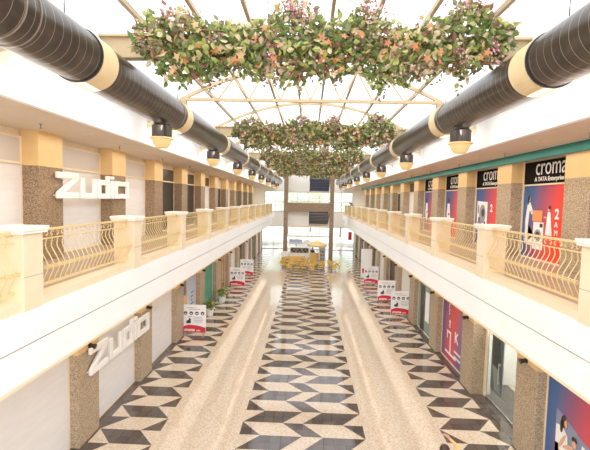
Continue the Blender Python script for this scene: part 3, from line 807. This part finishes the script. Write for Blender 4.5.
for (x, y, nm) in ((-5.42, 19.0, 'white and red croma standee nearest the camera on the left, beside the potted plants'),
                   (-5.22, 29.7, 'middle of the three white and red croma standees on the left side'),
                   (-5.16, 33.9, 'farthest of the three white and red croma standees on the left side'),
                   (5.56, 23.3, 'white and red croma standee nearest the camera on the right side'),
                   (5.32, 26.4, 'second white and red croma standee from the camera on the right side'),
                   (5.18, 32.0, 'third white and red croma standee from the camera on the right side')):
    a = st0 if first else copy_tree(st0); first = False
    a.location = (x, y, 0); tag(a, nm, 'standee', 'advert standees')
a = empty('pull_up_banner', (5.15, 34.6, 0), 'tall narrow white pull-up banner behind the right-hand standees', 'banner')
MB().box(-.5, .5, -.06, .06, 0, .08).build('base', 'steel', a)
MB().box(-.47, .47, -.01, .01, .08, 2.6).build('sheet', 'board', a)
MB().box(-.35, .35, -.015, -.01, .5, .9).build('red_block', 'red', a)

# ------------------------------------------------------------------ potted plants
def potted(loc, h, label, seed):
    rnd = random.Random(seed); e = empty('potted_plant', loc, label, 'potted plant', 'potted plants by the left shopfronts')
    MB().lathe([(0, 0), (.17, 0), (.19, .03), (.25, .42), (.27, .44), (.27, .48), (.235, .48), (.235, .44)], seg=20).build('pot', 'pot', e)
    MB().lathe([(.236, .445), (0, .45)], seg=20).build('soil', 'soil', e)
    mb = MB(); fo = MB()
    for i in range(15):
        a = rnd.uniform(0, 6.28); l = rnd.uniform(.15, .42); z = .45+rnd.uniform(.15, 1)*h*.75
        p = [(0, 0, .42), (l*.3*math.cos(a), l*.3*math.sin(a), .45+(z-.45)*.6), (l*math.cos(a), l*math.sin(a), z)]
        mb.tube(p, [.012, .008, .004], 5)
        for j in range(9):
            leaf(fo, (p[2][0]*(.5+.07*j)+rnd.gauss(0, .03), p[2][1]*(.5+.07*j)+rnd.gauss(0, .03), .45+(z-.45)*(.55+.06*j)), rnd.uniform(.14, .24), .05, rnd, rnd.choice((0, 0, 1)))
    mb.build('stems', 'stem', e); fo.build('leaves', ['leaf1', 'leaf2'], e)
potted((-5.48, 22.3, 0), .8, 'bushy green plant in a white pot, nearer of the two left pots', 4)
potted((-5.42, 25.3, 0), .95, 'darker green plant in a white pot, farther of the two left pots', 9)

# ------------------------------------------------------------------ end of the hall
mb = MB()
mb.box(-7.7, 7.7, END, END+.2, 3.1, 5.1); mb.box(-7.7, 7.7, END, END+.2, 7.84, 11.6)
mb.box(-7.7, -5.9, END, END+.2, 5.1, 7.84); mb.box(5.9, 7.7, END, END+.2, 5.1, 7.84)
mb.box(-7.7, -6.2, END, END+.2, 0, 3.1); mb.box(6.2, 7.7, END, END+.2, 0, 3.1)
struct('wall_back', mb, 'white', 'white end wall above and between the far windows', 'wall')
def window(name, x0, x1, z0, z1, nx, nz, label):
    e = empty(name, (0, END, 0), label, 'window'); e['kind'] = 'structure'
    mb = MB(); w = .06
    mb.box(x0, x1, -.05, .05, z0, z0+w); mb.box(x0, x1, -.05, .05, z1-w, z1)
    for i in range(nx+1):
        x = x0+(x1-x0)*i/nx; mb.box(x-w/2, x+w/2, -.05, .05, z0+w, z1-w)
    for j in range(1, nz): z = z0+(z1-z0)*j/nz; mb.box(x0, x1, -.03, .03, z-.025, z+.025)
    mb.build('window_frame', 'winframe', e)
    MB().box(x0+.02, x1-.02, -.008, .008, z0+.02, z1-.02).build('window_pane', 'clear', e)
window('window_1', -5.9, 5.9, 5.1, 7.84, 8, 2, 'wide upper end window with square panes')
window('window_2', -6.2, 6.2, .0, 3.1, 8, 1, 'ground-floor glazed end wall onto the bright forecourt')
mb = MB(); mb.box(-30, 30, END+.3, END+60, -.12, -.05); mb.box(-30,30,END+6,END+6.2,-.05,.35)
struct('ground_outside', mb, 'stone_out', 'sunlit pale forecourt outside the end windows', 'ground')
def tree(x, y, h, seed, label):
    rnd = random.Random(seed); e = empty('tree', (x, y, -.05), label, 'tree', 'trees outside the end windows')
    MB().tube([(0, 0, 0), (.1, 0, h*.3), (0, .1, h*.6)], [.18, .13, .07], 8).build('trunk', 'stem', e)
    fo = MB()
    for i in range(1500):
        a = rnd.uniform(0, 6.28); b = rnd.uniform(-1, 1); r = rnd.uniform(.5, 1)*h*.3
        leaf(fo, (r*math.cos(a)*math.sqrt(1-b*b), r*math.sin(a)*math.sqrt(1-b*b), h*.68+r*b*1.1), .4, .13, rnd, rnd.choice((0, 1)))
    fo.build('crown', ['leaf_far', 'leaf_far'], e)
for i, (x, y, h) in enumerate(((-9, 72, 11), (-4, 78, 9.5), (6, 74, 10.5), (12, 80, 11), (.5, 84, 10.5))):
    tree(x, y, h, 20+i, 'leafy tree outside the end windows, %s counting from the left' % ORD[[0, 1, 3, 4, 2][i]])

# end columns and bridge
e = empty('granite_column', (0,0,0), 'tall brown granite column at the far end, left of the cafe', 'column', 'far end columns'); e['kind'] = 'thing'
c = MB().box(-.22, .22, -.22, .22, 0, 10.6).build('shaft', 'granite', e, bevel=.01)
MB().box(-.23, .23, -.23, .23, 0, .25).build('base', 'tile_dk', e)
e.location = (-2.42, 43.2, 0)
e2 = copy_tree(e); e2.location = (2.52, 43.2, 0); e2['label'] = 'tall brown granite column at the far end, right of the cafe'
e = empty('bridge', (0, 0, 0), 'granite-faced upper bridge landing between the two far columns', 'bridge')
MB().box(-2.19, 2.29, 43.0, 45.5, 5.46, 6.38).build('slab', 'granite', e)
MB().box(-2.2, 2.3, 43.02, 43.08, 7.48, 7.56).build('top_rail', 'rail', e)
MB().box(-2.2, 2.3, 43.02, 43.08, 6.38, 6.44).build('bottom_rail', 'rail', e)
MB().box(-2.2, .05, 43.04, 43.05, 6.44, 7.48).build('glass_panel', 'clear', e)
mb = MB()
for i in range(14): mb.box(.1+i*.155, .13+i*.155, 43.03, 43.06, 6.44, 7.48)
mb.box(.1, 2.25, 43.03, 43.06, 6.85, 6.9); mb.box(.1, 2.25, 43.03, 43.06, 7.15, 7.2)
mb.build('bars', 'rail', e)
e = empty('bridge', (0, 0, 0), 'thin lower landing with cream rails between the far columns', 'bridge')
MB().box(-2.19, 2.29, 43.0, 45.5, 3.75, 3.95).build('slab', 'cream', e)
MB().box(-2.2, 2.3, 43.02, 43.06, 2.72, 2.86).build('lower_beam', 'cream', e)
mb = MB()
for i in range(6): mb.box(-2.2+i*.75, -2.16+i*.75, 43.02, 43.06, 2.86, 3.75)
for z in (3.1, 3.3, 3.5): mb.box(.1, 2.25, 43.03, 43.05, z, z+.04)
mb.build('bars', 'rail', e)
mb = MB(); mb.box(-2.2, .05, 43.6, 43.7, 7.6, 9.4)
struct('wall_far_upper', mb, 'white', 'white panel above the upper bridge on the left', 'wall')
mb = MB(); mb.box(-2.2, .05, 43.6, 43.7, 3.95, 5.46)
struct('wall_far_middle', mb, 'white', 'white panel below the upper bridge on the left', 'wall')
def stairs(z0, label, m):
    e = empty('staircase', (0,0,0), label, 'stairs', 'far end stairs')
    mb = MB()
    for i in range(8): mb.box(.15, 2.25, 45.0-i*.28, 45.3-i*.28, z0+i*.17, z0+.06+i*.17)
    mb.build('steps', m, e)
    MB().bar((.15, 45.2, z0+.08), (.15, 43.05, z0+1.2), .06, .22).bar((2.25, 45.2, z0+.08), (2.25, 43.05, z0+1.2), .06, .22).build('stringers', 'dark', e)
    MB().box(.1, 2.3, 45.4, 45.45, z0-.05, z0+1.36).build('back_panel', 'dark', e)
    MB().bar((.15, 45.2, z0+.6), (.15, 43.2, z0+1.33), .05, .05).build('handrail', 'steel', e)
stairs(7.75, 'dark stair flight above the upper bridge at the far end', 'blueprint')
stairs(4.05, 'grey stair flight below the upper bridge at the far end', 'greyprint')

# ------------------------------------------------------------------ cafe between the columns
e = empty('cafe_counter', (0, 0, 0), 'white cafe counter with dark glass display between the far columns', 'counter')
MB().box(-1.95, .25, 42.0, 42.7, 0, 1.05).build('base', 'board', e)
MB().box(-2.0, .3, 41.95, 42.75, 1.05, 1.11).build('worktop', 'cap', e)
MB().box(-1.8, .15, 42.1, 42.6, 1.11, 1.62).build('display_case', 'dark', e)
mb = MB(); 
for x in (-1.8, -1.2, -.55, .12): mb.box(x, x+.03, 42.06, 42.1, 1.11, 1.66)
mb.box(-1.8, .15, 42.05, 42.6, 1.62, 1.67); mb.build('case_frame', 'steel', e)
mb = MB()
for i in range(9): mb.ball((-1.6+i*.2, 42.08, 1.22+.2*(i % 2)), .06, .05, .05, 6, 5, 0)
mb.build('pastries', 'yel', e)['label'] = 'yellow goods in the glass case'
e = empty('menu_board', (0, 0, 0), 'pale blue and white cafe menu board above the counter', 'sign')
MB().box(-1.95, -.55, 42.4, 42.45, 1.95, 2.5).build('panel', 'ad_blue', e); MB().box(-.45, .2, 42.4, 42.45, 2.0, 2.45).build('side_panel', 'board', e)
MB().box(-1.95, -1.9, 42.45, 42.5, 1.1, 2.72).box(.15, .2, 42.45, 42.5, 1.1, 2.72).build('posts', 'steel', e)
lp = empty('pendant_lamp'); MB().tube([(0, 0, .1), (0, 0, .35)], .008, 5).build('cord', 'black', lp); MB().lathe([(.03, .12), (.05, .1), (.12, -.02), (.11, -.02), (.0, .05)], seg=12).build('lamp_shade', 'sign', lp)
for i in range(6):
    a = lp if i == 0 else copy_tree(lp); a.location = (-1.75+i*.72, 41.9+.0, 2.48)
    a.location.y = 43.0; tag(a, 'small pale pendant lamp over the cafe counter, %s counting from the left' % ORD[i], 'lamp', 'cafe pendants')
e = empty('drinks_fridge', (1.55, 41.2, 0), 'tall white drinks fridge on the right of the cafe', 'fridge')
mb = MB(); mb.box(-.32, -.24, -.3, .3, .0, 2.0); mb.box(.24, .32, -.3, .3, 0, 2.0); mb.box(-.24, .24, -.3, .3, 1.85, 2.0); mb.box(-.24, .24, -.3, .3, 0, .3); mb.box(-.24, .24, .25, .3, .3, 1.85)
mb.build('cabinet', 'board', e); MB().box(-.24, .24, -.24, -.23, .3, 1.85).build('door', 'clear', e)
mb = MB()
for z in (.6, .95, 1.3, 1.6): mb.box(-.24, .24, -.2, .25, z, z+.02)
mb.build('shelves', 'steel', e)
mb = MB()
for z in (.3, .62, .97, 1.32):
    for i in range(5): mb.lathe([(0, 0), (.035, 0), (.035, .15), (.015, .2), (.0, .21)], (-.18+i*.09, -.1, z), 8, (i+int(z*10)) % 3)
mb.build('bottles', ['red', 'darkprint', 'ochre'], e)
e = empty('parasol', (1.0, 40.6, 0), 'cream and amber cafe parasol beside the white fridge', 'umbrella')
MB().tube([(0, 0, 0), (0, 0, 2.62)], .025, 8).build('pole', 'steel', e)
MB().lathe([(.0, 2.65), (.45, 2.48), (.95, 2.18), (.95, 2.05), (.93, 2.17), (.0, 2.6)], seg=8).build('canopy', 'canvas', e)
MB().lathe([(0, 0), (.25, 0), (.25, .06), (.04, .1), (.0, .1)], seg=16).build('base', 'steel', e)
e = empty('partition', (0,0,0), 'amber yellow cafe partition in front of the counter', 'partition')
MB().box(-1.95, -.3, 41.3, 41.38, .12, .85).build('panel', 'amber', e); MB().box(-1.98, -1.93, 41.28, 41.4, 0, .9).box(-.3, -.25, 41.28, 41.4, 0, .9).build('posts', 'steel', e)
e = empty('partition', (0,0,0), 'amber yellow cafe partition beside the fridge', 'partition')
MB().box(.35, 1.15, 41.3, 41.38, .2, 1.25).build('panel', 'amber', e); MB().box(.32, .36, 41.28, 41.4, 0, 1.3).box(1.14, 1.18, 41.28, 41.4, 0, 1.3).build('posts', 'steel', e)
e = empty('cash_desk', (-2.35, 41.6, 0), 'small white and black desk beside the left far column', 'desk')
MB().box(-.38, .38, -.25, .25, .65, 1.25).build('top_box', 'board', e); MB().box(-.3, .3, -.2, .2, 0, .65).build('base', 'black', e)
def chair():
    e = empty('cafe_chair')
    MB().box(-.21, .21, -.21, .21, .43, .47).build('seat', 'yel', e, bevel=.01)
    mb = MB(); prev = None
    for i in range(7):
        t = -.9+1.8*i/6; x = .21*math.sin(t)/math.sin(.9); y = .19+.05*math.cos(t)
        if prev: mb.bar((prev[0], prev[1], .72), (x, y, .72), .03, .22)
        prev = (x, y)
    mb.build('backrest', 'yel', e)
    mb = MB(); mb.bar((-.18, .19, .45), (-.2, .22, .64), .02, .02); mb.bar((.18, .19, .45), (.2, .22, .64), .02, .02); mb.build('back_support', 'steel', e)
    for sx in (-1, 1):
        for sy in (-1, 1): MB().tube([(sx*.17, sy*.17, .43), (sx*.21, sy*.21, 0)], .012, 6).build('leg', 'steel', e)
    return e
def table():
    e = empty('cafe_table')
    MB().lathe([(0, .72), (.36, .72), (.37, .735), (.36, .75), (0, .75)], seg=24).build('tabletop', 'wood', e)
    MB().tube([(0, 0, .02), (0, 0, .72)], .03, 8).build('pedestal', 'steel', e); MB().lathe([(0, .0), (.22, 0), (.22, .02), (.0, .04)], seg=18).build('base', 'steel', e)
    return e
ch0 = chair(); tb0 = table(); nc = 0
TB = [(-1.95, 40.3), (-.35, 40.2), (-2.0, 38.6), (-.5, 38.5), (1.1, 39.7), (1.0, 38.0), (2.5, 38.9), (2.3, 37.2), (-1.35, 36.9), (.2, 36.5)]
for i, (x, y) in enumerate(TB):
    a = tb0 if i == 0 else copy_tree(tb0); a.location = (x, y, 0)
    tag(a, 'round wooden cafe table among yellow chairs, %s counting from the left' % ORD[sorted(range(10), key=lambda q: TB[q]).index(i)], 'table', 'cafe tables')
    for j in range(3):
        an = R0.uniform(-.2, .2)+j*2*PI/3+.9*(i % 2)
        c = ch0 if nc == 0 else copy_tree(ch0); nc += 1
        c.location = (x+.50*math.cos(an), y+.50*math.sin(an), 0); c.rotation_euler = (0, 0, an-PI/2)
        tag(c, 'yellow cafe chair with steel legs drawn up to a small round table', 'chair', 'yellow cafe chairs')

o = empty('red_sign', (5.2, 49.2, 0), 'small red wall box hanging at the far end of the right arcade', 'sign')
MB().box(-.22, .22, -.05, .05, 1.9, 2.9).build('box', 'red', o); MB().box(-.02, .02, -.02, .02, 2.9, 4.05).build('hanger', 'steel', o)

# ------------------------------------------------------------------ people
def person(name, loc, rz, label, J, shirt, trousers, sleeve, hairm, handclose=None):
    """J: joint positions; one skinned body, materials by body region"""
    e = empty(name, loc, label, 'person', rz=rz)
    V = []; E = []; Rr = []; reg = []
    def add(p, r, par=None, rg=''):
        V.append(Vector(p)); Rr.append(r); reg.append(rg)
        if par is not None: E.append((par, len(V)-1))
        return len(V)-1
    pel = add(J['pelvis'], .125, None, 'legs')
    ab = add(J['belly'], .12, pel, 'torso'); chs = add(J['chest'], .135, ab, 'torso'); ns = add(J['neckb'], .065, chs, 'torso')
    nk = add(J['neck'], .048, ns, 'skin'); hd0 = add(J['jaw'], .07, nk, 'skin'); hd = add(J['head'], .095, hd0, 'skin'); add(J['crown'], .07, hd, 'skin')
    for sd in ('L', 'R'):
        sh = add(J['sh'+sd], .062, chs, 'torso'); mid = add((Vector(J['sh'+sd])+Vector(J['el'+sd]))/2, .055, sh, 'sleeve')
        el = add(J['el'+sd], .046, mid, 'fore' if sleeve == 'short' else 'sleeve')
        w = add(J['wr'+sd], .029, el, 'fore' if sleeve == 'short' else 'sleeve')
        d = (Vector(J['wr'+sd])-Vector(J['el'+sd])).normalized()
        side = d.cross(Vector((0, 0, 1)));
        if side.length < .2: side = Vector((1, 0, 0))
        side.normalize(); nrm = side.cross(d)
        pm = add(Vector(J['wr'+sd])+d*.06, .032, w, 'skin')
        for k, (o_, ln) in enumerate(((-.03, .055), (-.01, .07), (.012, .075), (.032, .062))):
            b = add(Vector(J['wr'+sd])+d*.10+side*o_, .010, pm, 'skin'); t = add(V[b]+d*ln*.6-nrm*.012, .009, b, 'skin'); add(V[t]+d*ln*.45-nrm*.03, .007, t, 'skin')
        tb = add(Vector(J['wr'+sd])+d*.05+side*.045, .011, pm, 'skin'); add(V[tb]+d*.045+side*.02, .009, tb, 'skin')
        hp = add(J['hip'+sd], .095, pel, 'legs'); kn = add(J['kn'+sd], .062, hp, 'legs'); cf = add((Vector(J['kn'+sd])*.6+Vector(J['an'+sd])*.4), .055, kn, 'legs')
        an = add(J['an'+sd], .038, cf, 'shoe'); toe = add(J['toe'+sd], .035, an, 'shoe')
    me = bpy.data.meshes.new('body'); me.from_pydata([tuple(v) for v in V], E, [])
    ob = bpy.data.objects.new('tmp', me); C.objects.link(ob)
    sk = ob.modifiers.new('s', 'SKIN'); sk.use_smooth_shade = True
    lay = me.skin_vertices[0].data if me.skin_vertices else None
    if lay is None:
        bpy.context.view_layer.objects.active = ob
        bpy.context.view_layer.update(); lay = me.skin_vertices[0].data
    for i, r in enumerate(Rr): lay[i].radius = (r, r); lay[i].use_root = (i == 0)
    sb = ob.modifiers.new('ss', 'SUBSURF'); sb.levels = 2; sb.render_levels = 2
    dg = bpy.context.evaluated_depsgraph_get(); ev = ob.evaluated_get(dg); nm = bpy.data.meshes.new_from_object(ev)
    bpy.data.objects.remove(ob)
    for m in ('skin', shirt, trousers, 'blackcloth'): nm.materials.append(M[m])
    segs = [(V[a], V[b], reg[b]) for a, b in E]
    mp = {'skin': 0, 'torso': 1, 'sleeve': 1, 'fore': 0, 'legs': 2, 'shoe': 3}
    for p in nm.polygons:
        c = p.center; best = None
        for a, b, g in segs:
            ab_ = b-a; t = max(0, min(1, (c-a).dot(ab_)/max(1e-9, ab_.length_squared))); dd = (c-(a+ab_*t)).length
            if best is None or dd < best[0]: best = (dd, g)
        g = best[1]
        p.material_index = mp[g]; p.use_smooth = True
    body = bpy.data.objects.new('body', nm); C.objects.link(body); body.parent = e
    h = Vector(J['head']); f = Vector(J.get('face', (0, 1, 0))).normalized(); s_ = f.cross(Vector((0, 0, 1))).normalized(); u = s_.cross(f)
    hb = MB(); hc = h-f*.018+u*.03; hb.ball(hc, .105, .115, .118, 14, 10)
    hb.v = [tuple(Vector(v)) for v in hb.v]
    # keep the face free: drop hair faces in front of the brow
    nf = []
    for q in hb.f:
        c = sum((Vector(hb.v[i]) for i in q), Vector())/len(q)-h
        if c.dot(f) > .045 and c.dot(u) < .06: continue
        if c.dot(f) > -.01 and c.dot(u) < -.03: continue
        nf.append(q)
    hb.f = nf; hb.m = [0]*len(nf)
    hb.build('hair', hairm, e, smooth=True)
    fb = MB()
    for sx in (-1, 1): p = h+f*.088+s_*sx*.034+u*.0; fb.ball(p, .014, .014, .010, 8, 6, 0)
    fb.build('eyes', 'eye', e)
    fb = MB()
    for sx in (-1, 1): p = h+f*.099+s_*sx*.034; fb.ball(p, .006, .006, .006, 6, 5, 0)
    fb.build('pupils', 'black', e)
    p = h+f*.105-u*.028; MB().ball(p, .014, .018, .024, 8, 6).build('nose', 'skin', e, smooth=True)
    p = h+f*.088-u*.062; MB().ball(p, .026, .012, .008, 8, 6).build('mouth', 'lip', e, smooth=True)
    fb = MB()
    for sx in (-1, 1): p = h+s_*sx*.098-f*.005-u*.01; fb.ball(p, .012, .02, .032, 8, 6)
    fb.build('ears', 'skin', e, smooth=True)
    return e
def J0():
    return dict(pelvis=(0,0,.95), belly=(0,0,1.08), chest=(0,0,1.27), neckb=(0,-.01,1.40), neck=(0,0,1.45), jaw=(0,.02,1.50), head=(0,.015,1.575), crown=(0,0,1.62),
        shL=(-.17,0,1.34), elL=(-.22,-.02,1.08), wrL=(-.22,.08,.86), shR=(.17,0,1.34), elR=(.22,-.02,1.08), wrR=(.22,.08,.86),
        hipL=(-.09,0,.86), knL=(-.10,.02,.48), anL=(-.10,-.02,.08), toeL=(-.11,.13,.04), hipR=(.09,0,.86), knR=(.10,.02,.48), anR=(.10,-.02,.08), toeR=(.11,.13,.04))
j = J0(); j.update(shR=(.18,.02,1.36), elR=(.38,.24,1.52), wrR=(.24,.36,1.62), knL=(-.1,.12,.5), anL=(-.1,.14,.08), toeL=(-.1,.30,.04), anR=(.1,-.2,.1), toeR=(.1,-.06,.04))
person('person', (2.98, 8.12, 0), 0., 'dark-haired person in an ochre top walking away at the bottom edge of the floor', j, 'ochre', 'denim', 'long', 'hair')
# two people leaning on the right balcony rail
def lean():
    j = J0(); j.update(belly=(0,.06,1.07), chest=(0,.2,1.22), neckb=(0,.29,1.33), neck=(0,.33,1.37), jaw=(0,.39,1.40), head=(0,.41,1.47), crown=(0,.40,1.52),
        shL=(-.17,.22,1.28), elL=(-.24,.34,1.20), wrL=(-.1,.46,1.22), shR=(.17,.22,1.28), elR=(.24,.34,1.20), wrR=(.1,.46,1.22))
    return j
person('person', (5.18, 45.2, 4.95), PI/2, 'person in black leaning on the far right balcony railing, nearer of two', lean(), 'blackcloth', 'blackcloth', 'long', 'hair')
person('person', (5.18, 46.3, 4.95), PI/2, 'person in a dark top leaning on the far right balcony railing, farther of two', lean(), 'darkprint', 'denim', 'long', 'hair')
person('person', (.55, 42.3, 0), PI, 'dark-haired cafe worker in black standing beside the counter', J0(), 'blackcloth', 'blackcloth', 'long', 'hair')

# ------------------------------------------------------------------ light
w = bpy.data.worlds.new('World'); bpy.context.scene.world = w; w.use_nodes = True
nt = w.node_tree; bg = nt.nodes['Background']
bg.inputs[0].default_value = (.94, .97, 1., 1)
tc = nt.nodes.new('ShaderNodeTexCoord'); sx_ = nt.nodes.new('ShaderNodeSeparateXYZ'); nt.links.new(tc.outputs['Generated'], sx_.inputs[0])
mr = nt.nodes.new('ShaderNodeMapRange'); mr.inputs['From Min'].default_value = .45; mr.inputs['From Max'].default_value = .95; mr.inputs['To Min'].default_value = 1.9; mr.inputs['To Max'].default_value = 1.5
nt.links.new(sx_.outputs[2], mr.inputs['Value']); nt.links.new(mr.outputs[0], bg.inputs[1])   # hazy sky, brighter low down than overhead
def area(name, loc, sx, sy, power, col, rot=(0,0,0)):
    l = bpy.data.lights.new(name, 'AREA'); l.shape = 'RECTANGLE'; l.size = sx; l.size_y = sy; l.energy = power; l.color = col; l.specular_factor = .15
    o = bpy.data.objects.new(name, l); C.objects.link(o); o.location = loc; o.rotation_euler = rot; return o
for s, nm in SIDES:
    area('gallery_light', (s*5.9, 26, 8.33), 1.6, 52, 560, (1., .89, .74))
    area('arcade_light', (s*5.65, 26, 4.0), .9, 52, 190, (1., .88, .72))
    area('wall_wash_light', (s*3.75, 26, 8.50), .12, 52, 230, (1., .97, .93), rot=(0, math.radians(-97*s), 0))  # added strip with no fitting, lifts the upper wall behind the duct
area('shop_light', (7.6, 12.5, 3.2), 1.4, 3, 170, (1., .95, .88))
def sunlight(name, energy, d, ang, col):
    l = bpy.data.lights.new(name, 'SUN'); l.energy = energy; l.angle = ang; l.color = col
    o = bpy.data.objects.new(name, l); C.objects.link(o); o.rotation_euler = Vector(d).to_track_quat('-Z', 'Y').to_euler()
sunlight('hazy_sun', 2.3, (1, .15, -.85), 1.2, (1., .97, .92))      # pair of added fill suns, brightening the side walls instead of a stronger sky
sunlight('hazy_sky_glow', 2.3, (-1, .15, -.85), 1.2, (1., .97, .92))
sunlight('hazy_front_glow', .8, (0, 1, -.5), 1.2, (1., .97, .92))  # added fill from behind the camera for surfaces facing it

# ------------------------------------------------------------------ camera
cam = bpy.data.cameras.new('Camera'); co = bpy.data.objects.new('Camera', cam); C.objects.link(co)
yaw, pitch, roll = .0329, .06382, .02211
cy, sy, cp, sp, cr, sr = math.cos(yaw), math.sin(yaw), math.cos(pitch), math.sin(pitch), math.cos(roll), math.sin(roll)
f = Vector((-sy*cp, cy*cp, -sp)); r = Vector((cy, sy, 0)); u = r.cross(f)
r2 = r*cr+u*sr; u2 = -r*sr+u*cr
co.matrix_world = Matrix.Translation((.0249, 0, 6.739)) @ Matrix((r2, u2, -f)).transposed().to_4x4()
cam.sensor_width = 36; cam.lens = 36*400/590; cam.clip_start = .05; cam.clip_end = 500
sc = bpy.context.scene; sc.camera = co
sc.view_settings.view_transform = 'Standard'; sc.view_settings.look = 'None'; sc.view_settings.exposure = .22; sc.view_settings.gamma = 1.04
try:
    sc.cycles.use_denoising = True; sc.cycles.max_bounces = 8; sc.cycles.transparent_max_bounces = 16; sc.cycles.diffuse_bounces = 5; sc.cycles.sample_clamp_indirect = 8
except Exception: pass
